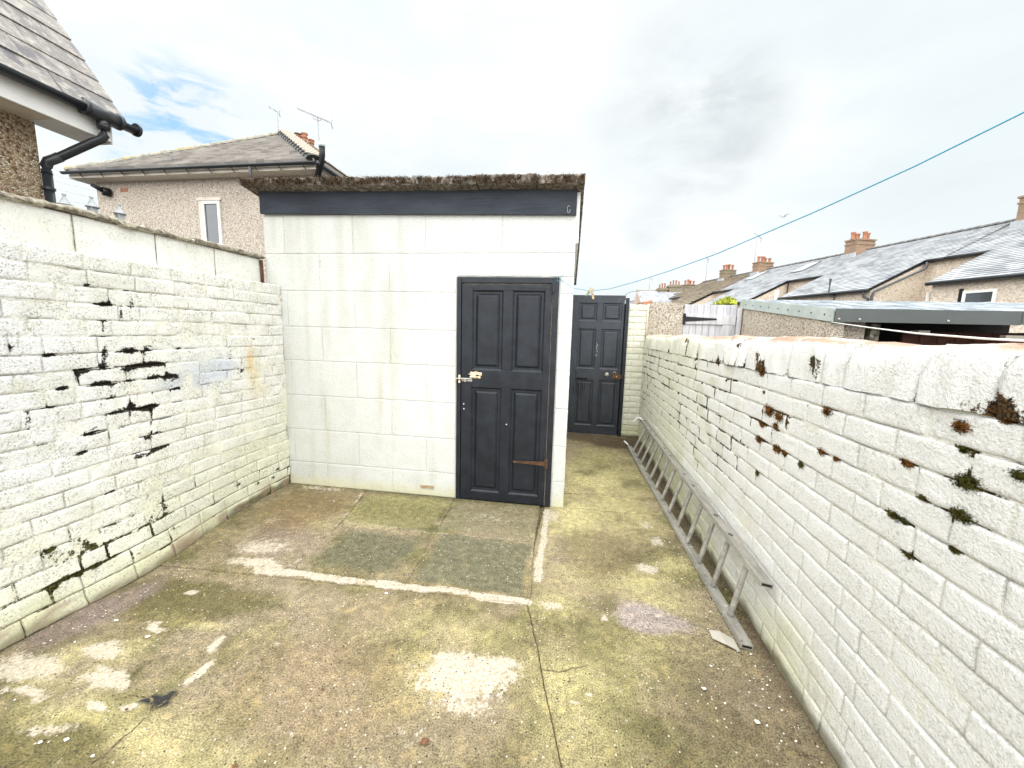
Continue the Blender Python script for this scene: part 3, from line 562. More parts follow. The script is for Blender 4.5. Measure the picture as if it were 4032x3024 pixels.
# rear core and top ledge
MB().box(-3.06, -2.72, -2.4, 3.6, -.05, 1.90).build('wall_core', M['mortar_pale'], wl_)
# the unseen length of the wall towards the house
V, F, A = sheet(-2.4, .9, -.02, 1.915, .06, place_left, lambda u, v: .004*(fbm(u*9, v*11, 3)-.5), tint_left, 0); o = mesh_obj('brickwork', V, F, M['paint'], wl_, True, A); tag(o, kind='stuff')
def tint_block(y, z):
    n = fbm(y*5, z*5, 101, 5); n2 = fbm(y*40, z*40, 102, 3)
    c = np.empty(np.shape(y)+(3,)); c[:] = (.79, .79, .75); c = lerp(c, (.70, .70, .63), .7*sst(n, .45, .7))
    return c, .34*sst(fbm(y*3, z*3, 104), .40, .65)*sst(n2, .45, .7), np.tile(np.array((.20, .19, .13)), (np.size(y), 1))
place_blk = lambda u, v, d: np.c_[-2.845+d, u, v]
ys = [-.3, .15, .58, 1.03, 1.47, 1.91, 2.36, 2.81, 3.285]
for a, b in zip(ys[:-1], ys[1:]):
    V, F, A = pillow('block', None, None, a+.005, b-.005, 1.905, 2.150, place_blk, tint_block, .003, .006, .006, .06, seed=int(a*10)); mesh_obj('concrete_block', V, F, M['paint_smooth'], wl_, True, A)
MB().box(-3.02, -2.856, -.4, 3.285, 1.905, 2.145).build('block_joints', M['coping'], wl_)
cy = [-.4, .2, .8, 1.30, 1.78, 2.22, 2.63, 2.98, 3.29]
for k, (a, b) in enumerate(zip(cy[:-1], cy[1:])):
    nx, ny = 10, 14; dz = random.uniform(-.006, .006)
    prof = [(-3.06, 2.150), (-2.825, 2.150), (-2.815, 2.158), (-2.813, 2.172), (-2.83, 2.188), (-2.92, 2.196), (-3.05, 2.192)]
    V = []; F = []
    for j in range(ny+1):
        y = a+.003+(b-a-.006)*j/ny
        for i, (px, pz) in enumerate(prof):
            nn = float(fbm(y*22, i*1.7+k*5, 107, 3))-.5; n5 = float(fbm(y*6, i*.9, 108, 2))-.5
            V.append((px+.028*nn+.02*n5, y+(.012*nn if j in (0, ny) else 0), pz+dz+.014*nn+(.016*n5 if i > 1 else 0)-(.02 if (k == 4 and j > ny-3 and i in (1, 2, 3)) else 0)))
    np_ = len(prof)
    for j in range(ny):
        for i in range(np_): F.append((j*np_+i, j*np_+(i+1) % np_, (j+1)*np_+(i+1) % np_, (j+1)*np_+i))
    F += [tuple(range(np_))[::-1], tuple(ny*np_+i for i in range(np_))]
    mesh_obj('coping_stone', V, flip(F), M['coping'], wl_, True)

# ---- right wall
def XR(y, z): return 1.047+.0095*(y-1.3)-.006*np.exp(-np.maximum(z, 0)/.12)+.010*(fbm(y*1.4, z*1.6, 91)-.5)
def place_right(u, v, d): return np.c_[XR(u, v)-d, u, v+.020*(fbm(u*1.3, v*1.5, 93, 3)-.5)*np.clip(v/.25, 0, 1)*np.clip((1.375-v)/.15, 0, 1)]
wr_ = thing('brick_wall', 'thickly white painted brick wall with rounded stone coping and moss tufts, behind the ladder', 'wall', (1.17, 2.5, 0))
cand = []
for r in range(15):
    z0 = r*CR; y = .78+(.12 if r % 2 else 0)+random.uniform(-.02, .02)
    while y < 5.90:
        L = random.choice((.235, .24, .245, .25, .12 if random.random() < .3 else .24)); y1 = min(y+L, 5.92)
        if y1-y > .03: cand.append((y, y1, z0, r))
        y = y1
cand.sort(); rest = MB(); RA = dict(tint=[], stain=[], stcol=[])
for k, (y, y1, z0, r) in enumerate(cand):
    dd = random.uniform(-.0025, .0025)
    V, F, A = pillow('brick', None, None, y+.003, y1-.003, z0+.003, z0+CR-.003, lambda u, v, d, dd=dd: place_right(u, v, d+dd), tint_right, .0030, .0042, .0032, .03, seed=r+30, freq=11, edge=edge_right, **({} if k < 300 else dict(nu=3, nv=2)))
    if k < 300: mesh_obj('brick', V, flip(F), M['paint_right'], wr_, True, A)
    else:
        rest.add(V, flip(F))
        for q in RA: RA[q].append(A[q])
if rest.v: tag(mesh_obj('brickwork', rest.v, rest.f, M['paint_right'], wr_, True, {q: np.concatenate(RA[q]) for q in RA}), kind='stuff')
jr = lambda u, v: .13+.62*sst(u, 1.6, 2.6)*sst(v, .40, .75)*sst(fbm(u*11, v*11, 115), .35, .7)+.14*sst(fbm(u*7, v*9, 116), .5, .75)
V, F, A = sheet(.76, 5.92, -.02, 1.375, .016, place_right, lambda u, v: -.0050-.006*sst(fbm(u*11, v*11, 117), .48, .75)+.0028*sst(fbm(u*3.5, v*5, 118), .45, .7), tint_right, jr)
mesh_obj('mortar', V, flip(F), M['paint_right'], wr_, True, A)
V, F, A = sheet(-2.4, .77, -.02, 1.375, .06, place_right, lambda u, v: .004*(fbm(u*9, v*11, 3)-.5), tint_right, 0); tag(mesh_obj('brickwork', V, flip(F), M['paint_right'], wr_, True, A), kind='stuff')
MB().box(1.13, 1.28, -2.4, 6.0, -.05, 1.37).build('wall_core', M['mortar_pale'], wr_)
y = -2.4; k = 0
while y < 5.93:
    L = random.choice((.115, .13, .22, .24, .26, .33)) if y > .3 else .5; y1 = min(y+L, 5.935)
    if 5.935-y1 < .12: y1 = 5.935
    ny, H = 12, 1.555+random.uniform(-.012, .006)
    na = 13; V = []; F = []; TT = []; cx = 1.175+.0095*(y-1.3); hw = .130; bulge = random.uniform(-.006, .010)
    for j in range(ny+1):
        yy = y+.002+(y1-y-.004)*j/ny; e = min(yy-y, y1-yy); sh = .011*math.exp(-e/.012)
        for i in range(na):
            t = i/(na-1); a = math.pi*(1-t); ct, snn = math.cos(a), math.sin(a)
            px = cx+(hw+bulge*.6-sh)*math.copysign(abs(ct)**.36, ct); pz = 1.370+(H-1.370-sh)*abs(snn)**.50
            n1_ = float(fbm(yy*9+k*3, t*5+k, 121, 3))-.5; n2_ = float(fbm(yy*30, t*16+k*2, 122, 2))-.5
            V.append((px-.034*n1_-.016*n2_, yy, pz+.024*n1_*snn+.012*n2_)); TT.append((yy, pz, px))
    for j in range(ny):
        for i in range(na-1): F.append((j*na+i, (j+1)*na+i, (j+1)*na+i+1, j*na+i+1))
    F += [tuple(range(na)), tuple(ny*na+i for i in range(na))[::-1]]
    T = np.array(TT); c, s, sc = tint_right(T[:, 0], T[:, 1]); bare = sst(T[:, 1]-1.372, .150, .172)*sst(fbm(T[:, 0]*5, T[:, 2]*9, 124), .30, .5)
    c = lerp(c, (.46, .25, .15), bare*.9); s = s+.58*np.array([math.exp(-min(a-y, y1-a)/.009) for a in T[:, 0]])*sst(fbm(T[:, 0]*3, T[:, 1]*8, 125), .3, .6)+(.22+.3*sst(fbm(T[:, 0]*4, T[:, 1]*3, 126), .45, .65))*np.exp(-(T[:, 1]-1.37)/.012)
    if y1 > .3: mesh_obj('coping_stone', V, F, M['paint_right'], wr_, True, dict(tint=c, stain=s, stcol=sc))
    y = y1; k += 1
def tuft(n, r, c, nrm, mat, parent, name='moss_clump', flat=.5, size=.007):
    # a cushion of short blades growing out of a joint
    V = []; F = []; c = Vector(c); nrm = Vector(nrm).normalized(); t1 = nrm.orthogonal().normalized(); t2 = nrm.cross(t1)
    for _ in range(n):
        a = random.uniform(0, 6.283); q = r*random.random()**.8*random.uniform(.5, 1.5)
        base = c+Vector((0, math.cos(a)*q*1.25, math.sin(a)*q*.8)) if abs(nrm.x) > .5 else c+t1*math.cos(a)*q+t2*math.sin(a)*q
        h = (1-min(1, q/r)**2)*r*flat+size; d = (nrm+Vector((random.uniform(-.8, .8), random.uniform(-.8, .8), random.uniform(-.8, .6)))).normalized()
        s = d.cross(Vector((random.random()-.5, random.random()-.5, random.random()-.5))).normalized()*size*random.uniform(.5, 1)
        b0 = base+nrm*h*random.random()*.7; i = len(V); V += [b0-s, b0+s, b0+d*size*random.uniform(1, 2.4)]; F.append((i, i+1, i+2))
    return mesh_obj(name, V, F, mat, parent)
for (y, z, s) in MOSS:
    r = abs(s)*(.0090 if y < 1.4 else .0112)
    tuft(int(110+190*abs(s)), r*1.1, (float(XR(np.array(y), np.array(z)))+(.003 if z < 1.38 else .018), y, z), (-1, 0, .1), M['moss_rust' if s > 0 else 'moss_green'], wr_, flat=.32, size=.0021+.0004*abs(s))
for (y, z, s) in GAPS:
    if s < 0: tuft(50, .016, (float(XL(np.array(y), np.array(z)))-.003, y, z), (1, 0, .1), M['moss_green'], wl_, flat=.6, size=.005)

# ------------------------------------------------------------------ the shed
SY = 3.295
sh_ = thing('shed', 'white block shed with deep black fascia, mossy roof edge and black panelled door', 'shed', (-1.4, 4.6, 0))
MB().box(-2.80, 0.0, SY+.02, 5.94, 0, 2.30).box(-2.80, 0, SY+.02, SY+.2, 2.29, 2.62).build('wall_core', M['mortar_pale'], sh_)
def tint_shed(x, z):
    n = fbm(x*3, z*3, 131, 5); n2 = fbm(x*25, z*25, 132, 3); n3 = fbm(x*14, z*1.2, 133, 4)
    c = np.empty(np.shape(x)+(3,)); c[:] = (.655, .668, .655); c = lerp(c, (.58, .592, .56), .65*sst(-x-.9+.9*(n-.5), 0, 1.6))
    c = lerp(c, (.50, .505, .46), .6*sst(n3, .50, .74)*sst(-x+.8*(n-.5), .7, 1.5)); c = lerp(c, (.50, .44, .32), .75*gs(x+1.72, z-.95, .022, .22)+.35*gs(x+1.58, z-1.3, .03, .5)+.4*gs(x+2.25, z-.5, .02, .3))
    c = lerp(c, (.62, .60, .36), .7*sst(.14-z+.12*(n2-.5), 0, .12))
    s = .46*sst(-x-1.0+1.1*(n-.5), 0, 1.2)*sst(z, 1.3, 2.2)*sst(n2, .40, .65)+.26*sst(n2, .60, .76)+.36*sst(.035-z+.05*(n2-.5), 0, .03)
    return c, s, np.tile(np.array((.17, .16, .10)), (np.size(x), 1))
def place_shed(u, v, d): return np.c_[u, SY-d+.0*u, v]
def sblock(x0, x1, z0, z1, amp=.0025, name='render_block'):
    V, F, A = pillow(name, None, None, x0, x1, z0, z1, place_shed, tint_shed, amp, .0020, .0030, .03, seed=3, freq=9); mesh_obj(name, V, F, M['paint_smooth'], fwall, True, A)
fwall = part('front_wall', sh_, (-1.4, SY, 0))
zs = [0, .235, .562, .897, 1.230, 1.545, 1.873, 2.200, 2.535]
for r in range(8):
    z0, z1 = zs[r], zs[r+1]; off = -1.94 if r % 2 else -2.273
    xs = [-2.815]+[off+.672*i for i in range(-2, 6) if -2.70 < off+.672*i < -.02]+[.012]
    if r < 6:
        xs = [x for x in xs if x < -1.05]+[-.986]
        for a, b in zip(xs[:-1], xs[1:]): sblock(a+.0010, b-.0010, z0+.0010, z1-.0010)
        sblock(-.100, .012, z0+.0010, z1-.0010, .006)
    elif r == 6:
        for a, b in zip(xs[:-1], xs[1:]):
            if a < -1.0: sblock(a+.0010, min(b, -.987)-.0010, z0+.0010, z1-.0010)
        sblock(-.985, .012, 2.012, z1-.0010, .006); sblock(-.100, .012, z0, 2.009, .006)
    else:
        for a, b in zip(xs[:-1], xs[1:]): sblock(a+.0010, b-.0010, z0+.0010, z1-.0010)
MB().box(-2.80, -.98, SY+.0045, SY+.025, 0, 2.6).box(-.106, .004, SY+.0045, SY+.025, 0, 2.6).box(-.98, -.106, SY+.0045, SY+.025, 2.006, 2.6).build('joint_backing', plain('painted_joint', (.58, .585, .55), .9, 0, .1, 20), fwall)
# a bare brick showing through the render near the floor
MB().box(-1.322, -1.195, SY-.012, SY+.01, .078, .103).build('bare_brick', plain('bare_buff_brick', (.36, .27, .18), .9, 0, .2, 40, .003), fwall)
# side wall (towards the alley)
V, F, A = sheet(SY+.006, 5.93, 0, 2.30, .08, lambda u, v, d: np.c_[.012+d, u, v+.0*u], lambda u, v: .004*(fbm(u*5, v*5, 4)-.5), lambda a, b: tint_shed(a*0-.2, b)); mesh_obj('side_wall', V, F, M['paint_smooth'], sh_, True, A)
MB().prism([(.004, SY+.01, 2.28), (.004, SY+.01, 2.70), (.004, 5.93, 2.30), (.004, 5.93, 2.28)], (.03, 0, 0)).build('barge_board', M['pvc_white'], sh_)
MB().prism([(-2.815, SY-.006, 2.545), (.008, SY-.006, 2.489), (.008, SY-.006, 2.712), (-2.815, SY-.006, 2.785)], (0, -.024, 0)).build('fascia', M['fascia'], sh_, org=(-1.4, SY, 2.5), bevel=.003)
MB().tube([(-.055+.011*math.cos(a), SY-.036, 2.530+.028*math.sin(a)) for a in np.linspace(.6, 6.3, 14)], .0024, 6).build('hanging_ring', M['steel'], sh_, True)
# roof: cement sheets falling to the back, moss along the front edge
rf = part('roof', sh_, (-1.4, 4.6, 2.6))
xs = [-2.90, -2.36, -1.84, -1.30, -.79, -.31, .065]
def roof_z(x, y): return 2.756-.0193*(x-.06)-(y-3.165)*.150
for k, (a, b) in enumerate(zip(xs[:-1], xs[1:])):
    nx, ny = 44, 20; V = []; F = []; dz = random.uniform(-.006, .008)
    for s in (0, 1):
        for j in range(ny+1):
            y = 3.165+(6.0-3.165)*(j/ny)**2.4
            for i in range(nx+1):
                x = a+.004+(b-a-.008)*i/nx; n = float(fbm(x*12, y*8+s*9, 141, 4))-.5
                V.append((x+.01*(n if i in (0, nx) else 0), y+(.03*n+.022*(float(fbm(x*55, s*3.3, 144, 3))-.5) if j == 0 else 0), float(roof_z(x, y))+dz-(0 if s else .062)+((.030*n+.016*(float(fbm(x*70, y*70, 146, 2))-.5)) if s else .012*n)-(.012 if (s and j == 0) else 0)))
    w = nx+1; N = w*(ny+1)
    for j in range(ny):
        for i in range(nx): p = j*w+i; F += [(p, p+w, p+w+1, p+1), (N+p, N+p+1, N+p+w+1, N+p+w)]
    for i in range(nx): F += [(i, i+1, N+i+1, N+i), (ny*w+i+1, ny*w+i, N+ny*w+i, N+ny*w+i+1)]
    for j in range(ny): F += [((j+1)*w, j*w, N+j*w, N+(j+1)*w), (j*w+nx, (j+1)*w+nx, N+(j+1)*w+nx, N+j*w+nx)]
    mesh_obj('cement_sheet', V, F, M['cement'], rf, True)
V = []; F = []
for _ in range(15000):
    x = -2.90+2.96*random.random(); dens = .95 if x < -1.9 else .62
    if fbm(x*6, 3.3, 151, 3) < .5-dens*.35 and random.random() < .8: continue
    front = random.random() < .90
    if front: y = 3.160+random.uniform(-.004, .010); z = float(roof_z(x, 3.18))-.005-.058*random.random()**1.1; nrm = Vector((0, -1, .3))
    else: y = 3.165+.35*random.random()**2; z = float(roof_z(x, y))+.002; nrm = Vector((0, -.2, 1))
    cl = float(fbm(x*20, z*30+y*10, 152, 3)); 
    if cl < .40: continue
    c = Vector((x, y, z))+nrm*(.014*random.random()); s = random.uniform(.004, .008)*(1 if front else .7)
    d1 = Vector((random.gauss(0, 1), random.gauss(0, 1), random.gauss(0, 1))).normalized()*s; d2 = Vector((random.gauss(0, 1), random.gauss(0, 1), random.gauss(0, 1))).normalized()*s
    i = len(V); V += [c, c+d1, c+d2, c+nrm.normalized()*s*.9]; F += [(i, i+1, i+2), (i, i+1, i+3), (i+1, i+2, i+3), (i, i+3, i+2)]
tag(mesh_obj('moss', V, F, M['roofmoss'], rf), kind='stuff')
# door frame
MB().box(-.978, -.940, SY-.018, SY+.03, 0, 2.004).build('door_jamb', M['black'], sh_, bevel=.003)
MB().box(-.156, -.108, SY-.016, SY+.03, 0.005, 2.004).build('door_jamb', M['black'], sh_, bevel=.003)
MB().box(-.939, -.157, SY-.017, SY+.03, 1.955, 2.003).build('door_head', M['black'], sh_, bevel=.003)
MB().box(-.94, -.155, SY+.021, SY+.06, 0, 1.95).build('door_gap_shade', M['iron'], sh_)  # black sheet behind the leaf, stands for shade in the door gaps
def panel_door(root, x0, x1, z0, z1, y, panels, t=.04, pm='black'):
    # stiles, rails and muntins proud of raised-and-fielded panels
    rows = {}
    for p in panels: rows.setdefault(round(p[1], 1), []).append(p)
    rows = [sorted(v) for k, v in sorted(rows.items(), reverse=True)]
    xa = sum(r[0][0] for r in rows)/len(rows); xb = sum(r[-1][2] for r in rows)/len(rows); ml = sum(r[0][2] for r in rows)/len(rows); mr = sum(r[1][0] for r in rows)/len(rows)
    MB().box(x0, xa, y, y+t, z0, z1).build('stile', M[pm], root, bevel=.0025); MB().box(xb, x1, y, y+t, z0, z1).build('stile', M[pm], root, bevel=.0025)
    tops = [sum(p[1] for p in r)/2 for r in rows]; bots = [sum(p[3] for p in r)/2 for r in rows]
    for a, b in zip(bots+[z0], [z1]+tops) if False else zip([tops[0]]+[tops[i+1] for i in range(len(rows)-1)]+[z0], [z1]+bots): MB().box(xa+.0005, xb-.0005, y+.001, y+t, a, b).build('rail', M[pm], root, bevel=.002)
    for tp, bt in zip(tops, bots):
        MB().box(ml, mr, y+.0016, y+t, bt+.0005, tp-.0005).build('muntin', M[pm], root, bevel=.002)
        for (a, b) in ((xa, ml), (mr, xb)):
            V = []; F = []
            for ins, dp in ((0, .004), (.014, .015), (.030, .015), (.034, .020), (.052, .008), (.056, .008)):
                V += [(a+ins, y+dp, bt+ins), (b-ins, y+dp, bt+ins), (b-ins, y+dp, tp-ins), (a+ins, y+dp, tp-ins)]
            for r in range(5):
                for q in range(4): F.append((r*4+q, r*4+(q+1) % 4, r*4+4+(q+1) % 4, r*4+4+q))
            F.append((20, 21, 22, 23)); mesh_obj('panel', V, F, M[pm], root)
door = part('door', sh_, (-.55, SY, 0))
panel_door(door, -.934, -.164, .012, 1.944, SY-.012, [(-.837, 1.893, -.566, 1.209), (-.487, 1.896, -.212, 1.208), (-.846, 1.054, -.577, .085), (-.495, 1.057, -.223, .095)])
FY = SY-.012
def strap(parent, xa, xb, z, ha, hb, mat, y=FY, plate=True):
    b = MB(); d = .004; b.prism([(xa, y, z-ha), (xb, y, z-hb), (xb, y, z+hb), (xa, y, z+ha)], (0, -d, 0))
    b.lathe([(ha*1.5, 0), (ha*1.5, d)], (0, 0, 0), 10)
    n = 20; 
    for i in range(len(b.v)-20, len(b.v)): v = b.v[i]; b.v[i] = (xa+v[0], y-v[2]-.001, z+v[1])
    if plate: w = .013; b.box(xb+.002, xb+.002+2*w, y-.010, y-.002, z-.045, z+.045); b.tube([(xb+.004, y-.012, z-.03), (xb+.004, y-.012, z+.03)], .006, 8)
    return b.build('hinge', mat, parent)
strap(door, -.430, -.170, 1.928, .008, .018, M['black'])
strap(door, -.440, -.172, .400, .008, .019, M['rust'])
MB().box(-.306, -.187, FY-.004, FY-.0005, 1.124, 1.150).build('mending_plate', M['black'], door)
MB().box(-.888, -.78, FY-.004, FY-.0005, 1.914, 1.932).build('mending_plate', M['black'], door)
MB().box(-.152, -.118, SY-.022, SY-.0165, 1.735, 1.79).build('keep_plate', M['black'], sh_); MB().box(-.150, -.120, SY-.022, SY-.0165, 1.09, 1.15).build('keep_plate', M['black'], sh_)
# splintered hole where the lock was
V = [(-.805, FY-.006, 1.163)]; F = []; n = 26
for k in range(n): a = 6.283*k/n; r = random.uniform(.75, 1.25); V.append((-.805+.058*r*math.cos(a), FY-.0012, 1.163+.033*r*math.sin(a)))
for k in range(n): F.append((0, 1+(k+1) % n, 1+k))
mesh_obj('splintered_patch', V, F, M['rawwood'], door)
V = []; F = [(0, 1, 2, 3, 4, 5, 6)]
for a, r in ((.1, .022), (.9, .012), (2, .008), (3, .014), (4, .012), (5, .013), (5.7, .020)): V.append((-.792+r*math.cos(a), FY-.0068, 1.163+r*.8*math.sin(a)))
mesh_obj('lock_hole', V, [F[0][::-1]], M['rust'], door)
b = MB(); b.tube([(-.982, FY-.012, 1.126), (-.845, FY-.012, 1.129)], .0065, 8); b.box(-.930, -.835, FY-.006, FY-.0005, 1.105, 1.135); b.tube([(-.895, FY-.012, 1.128), (-.895, FY-.018, 1.100)], .005, 6); o = b.build('bolt', M['steel'], door)
MB().box(-.958, -.942, SY-.0205, SY-.0175, 1.09, 1.16).build('bare_wood_strip', M['rawwood'], sh_)
for x, z in ((-.91, .90), (-.908, .855), (-.52, .735)): MB().lathe([(.006, 0), (.004, .003)], (x, 0, 0), 7).build('paint_chip', M['flake'], door, org=(x, 0, 0)).rotation_euler = (math.pi/2, 0, 0)
for o in list(door.children):
    if o.name.startswith('paint_chip'): pass
chips = [o for o in door.children if o.name.startswith('paint_chip')]
for o, (x, z) in zip(chips, ((-.91, .90), (-.908, .855), (-.52, .735))): WO[o] = Vector((x, FY-.0005, z)); o.location = WO[o]-WO[door]
# cable in the corner, and a dark tube standing in for the shaded crevice
MB().tube([(-2.832, SY-.03, 2.14), (-2.83, SY-.028, 1.92)], .014, 8).build('crevice_shade_tube', M['rust'], sh_, True)
MB().tube([(-2.82, SY-.02, 1.915), (-2.74, SY-.02, 1.913), (-2.70, SY-.018, 1.895), (-2.685, SY-.016, 1.84), (-2.672, SY-.014, 1.80), (-2.66, SY-.012, 1.785)], .006, 8).build('cable', M['joinery'], sh_, True)

# ------------------------------------------------------------------ yard gate at the end of the alley
GY = 5.93
gt = thing('garden_gate', 'black six-panel door used as the yard gate at the end of the alley', 'gate', (.4, GY, 0))
panel_door(gt, .024, .776, .012, 2.117, GY, [(.124, 2.006, .386, 1.737), (.470, 2.004, .742, 1.737), (.120, 1.623, .386, 1.022), (.468, 1.623, .75, 1.025), (.117, .852, .390, .147), (.462, .856, .748, .147)], pm='black_lit')
MB().lathe([(.012, 0), (.012, .018), (.030, .030), (.034, .045), (.026, .058), (.010, .062)], (0, 0, 0), 14).build('knob', M['steel'], gt, True, org=(0, 0, 0))
kb = [o for o in gt.children if o.name.startswith('knob')][0]; kb.rotation_euler = (math.pi/2, 0, 0); WO[kb] = Vector((.574, GY, .949)); kb.location = WO[kb]-WO[gt]
MB().box(.655, .800, GY-.022, GY-.002, .885, .955).build('lock_case', M['rust'], gt, bevel=.004)
MB().lathe([(.012, 0), (.012, .004)], (0, 0, 0), 12).build('keyhole', M['brass'], gt, org=(0, 0, 0)); kh = [o for o in gt.children if o.name.startswith('keyhole')][0]; kh.rotation_euler = (math.pi/2, 0, 0); WO[kh] = Vector((.722, GY-.022, .922)); kh.location = WO[kh]-WO[gt]
MB().tube([(.69+.02*math.cos(a), GY-.012, .96+.032*math.sin(a)) for a in np.linspace(0, math.pi, 9)], .005, 6).build('shackle', M['steel'], gt, True)
for x0, x1, z, w in ((.125, .27, .865, .014), (.13, .24, .838, .008)):
    pass
V = []; F = []
def run(x, z0, z1, w): 
    i = len(V); n = 6
    for k in range(n+1): t = k/n; ww = w*(1-.8*t)*random.uniform(.6, 1.2); V.extend([(x-ww+.004*math.sin(t*5), GY-.0010, z0+(z1-z0)*t), (x+ww+.004*math.sin(t*5), GY-.0010, z0+(z1-z0)*t)])
    for k in range(n): F.append((i+2*k, i+2*k+1, i+2*k+3, i+2*k+2))
for x, z0, z1, w in ((.115, .99, .82, .006), (.15, .80, .58, .004), (.20, .82, .55, .007), (.225, .82, .46, .006), (.255, .82, .64, .004), (.09, .74, .5, .004), (.30, .83, .75, .004)): run(x, z0, z1, w)
i = len(V); V += [(.11, GY-.002, .845), (.28, GY-.002, .86), (.30, GY-.002, .878), (.14, GY-.002, .885)]; F.append((i, i+1, i+2, i+3)); mesh_obj('paint_runs', V, F, plain('fresh_black_paint', (.003, .003, .0035), .25, 0, .1, 5), gt)
V = []; F = []
for k in range(9): x = .412+random.gauss(0, .008); z = random.uniform(1.2, 1.42); w = random.uniform(.001, .0025); h = random.uniform(.006, .02); i = len(V); V += [(x-w, GY+.0005, z-h), (x+w, GY+.0005, z-h*.5), (x+w*.5, GY+.0005, z+h), (x-w, GY+.0005, z+h*.6)]; F.append((i, i+1, i+2, i+3))
tag(mesh_obj('bare_scratches', V, F, M['flake'], gt), kind='stuff')
MB().box(.792, .838, GY-.03, GY+.05, 0, 2.08).build('gate_post', M['black'], gt, bevel=.004)
MB().box(.776, .792, GY+.045, GY+.05, 0, 2.0).build('gap_shade_strip', M['iron'], gt)  # black strip added in the slit to stand for its shade
MB().tube([(.78, GY+.02, 2.05), (.785, GY+.02, 2.13), (.82, GY+.02, 2.165), (.90, GY+.02, 2.185), (.955, GY+.02, 2.18)], .007, 6).build('bent_hook', M['aerial'], gt, True)
# white pier beside the gate
pr = thing('brick_pier', 'lumpy white painted brick pier between black yard gate and long right wall', 'pier', (.97, GY+.1, 0))
place_pier = lambda u, v, d: np.c_[u, GY-.012-d, v]
for r in range(22):
    z0 = r*.0905; xs = [.842, 1.04, 1.10] if r % 2 else [.842, .93, 1.10]
    for a, b in zip(xs[:-1], xs[1:]):
        V, F, A = pillow('brick', None, None, a, b-.003, z0+.003, z0+.0885, place_pier, lambda x, z: tint_right(x*0+4.6, z), .007, .008, .010, .03, nu=4, nv=3, seed=r); mesh_obj('brick', V, F, M['paint_right'], pr, True, A)
MB().box(.845, 1.11, GY+.004, GY+.22, 0, 1.985).build('pier_core', M['mortar_pale'], pr)

# ------------------------------------------------------------------ ladder
ld = thing('ladder', 'weathered aluminium ladder lying on its side along the right wall', 'ladder', (.97, 3.6, 0))
LA, LB = Vector((.945, 1.885, .020)), Vector((.880, 5.345, .020)); UA, UB = Vector((1.0, 1.885, .362)), Vector((1.040, 5.345, .385))
def rail(a, b, other, nm='rail'):
    ax = (b-a).normalized(); wv = ((other-a)-ax*((other-a).dot(ax))).normalized(); pv = ax.cross(wv).normalized()
    mb = MB(); L = (b-a).length; c = (a+b)/2; hw, ht, tk = .030, .0125, .0028
    mb.obox(c+wv*(ht-tk), ax*L/2, pv*hw, wv*tk); mb.obox(c-wv*(ht-tk), ax*L/2, pv*hw, wv*tk)
    mb.obox(c+pv*(hw-tk), ax*L/2, pv*tk, wv*(ht-2*tk)); mb.obox(c-pv*(hw-tk), ax*L/2, pv*tk, wv*(ht-2*tk))
    o = mb.build(nm, M['alu'], ld, org=c)
    MB().obox(a+ax*.010, ax*.008, pv*(hw-.006), wv*(ht-.006)).build('end_plug', M['plug'], o); MB().obox(b+ax*.004, ax*.012, pv*(hw+.002), wv*(ht+.002)).build('end_plug', M['plug'], o)
    return wv, pv
wv, pv = rail(LA, LB, UA); rail(UA, UB, LA)
for k in range(13):
    t = (.205+k*.2485)/3.46; p = LA.lerp(LB, t); q = UA.lerp(UB, t); d = (q-p).normalized()
    mb = MB(); mb.tube([p+d*.010, p+d*.03, p.lerp(q, .5), q-d*.03, q-d*.010], .0155, 10); mb.build('rung', M['alu'], ld, True)
    # pressed rung end on the outer face of the upper rail
    ax = (UB-UA).normalized(); e = MB(); pp = q+d*.0132
    for rr, th in ((.015, .0012),):
        V = [pp+(ax*math.cos(a)*rr*1.1+pv*math.sin(a)*rr*.8) for a in np.linspace(0, 6.283, 13)[:-1]]; W2 = [v+d*th for v in V]
        V2 = [pp+d*th+(ax*math.cos(a)*rr*.6+pv*math.sin(a)*rr*.4) for a in np.linspace(0, 6.283, 13)[:-1]]; V3 = [v-d*.001 for v in V2]
        e.add(V+W2+V2+V3, [(i, (i+1) % 12, 12+(i+1) % 12, 12+i) for i in range(12)]+[(12+i, 12+(i+1) % 12, 24+(i+1) % 12, 24+i) for i in range(12)])
    e.build('rung_end', M['plug'] if k % 3 else M['alu'], ld)
MB().tube([UB+Vector((.0, .0, .01)), UB+Vector((-.03, .05, .035)), UB+Vector((-.08, .06, .02)), UB+Vector((-.12, .02, -.02))], .011, 7).build('rope_end', M['cord_white'], ld, True)
MB().tube([LB+Vector((.0, .0, .0)), LB+Vector((-.03, .05, .03)), LB+Vector((-.06, .08, .05))], .011, 7).build('rope_end', M['cord_white'], ld, True)

# ------------------------------------------------------------------ washing line, pegs, cord
lp = [(-.108, 3.28, 1.992), (.011, 3.017, 1.888), (.126, 2.755, 1.841), (.231, 2.517, 1.830), (.35, 2.25, 1.842), (.463, 1.991, 1.860), (.579, 1.729, 1.887), (.731, 1.383, 1.941), (.83, 1.159, 1.984), (.9, 1.0, 2.023), (1.05, .65, 2.10), (1.25, .2, 2.22), (1.6, -.6, 2.45)]
cl = MB().tube(lp, .0019, 6).build('washing_line', M['line_blue'], None, True); tag(cl, 'thin turquoise washing line rising from shed door frame across the sky', 'washing line')
kn = MB().tube([(-.108+.016*math.cos(a), SY-.03, 1.985+.020*math.sin(a)) for a in np.linspace(0, 6.0, 12)], .0022, 5).tube([(-.10, SY-.03, 2.0), (-.06, SY-.035, 2.035), (-.045, SY-.035, 2.05)], .0018, 5).build('knot', M['line_blue'], cl, True)
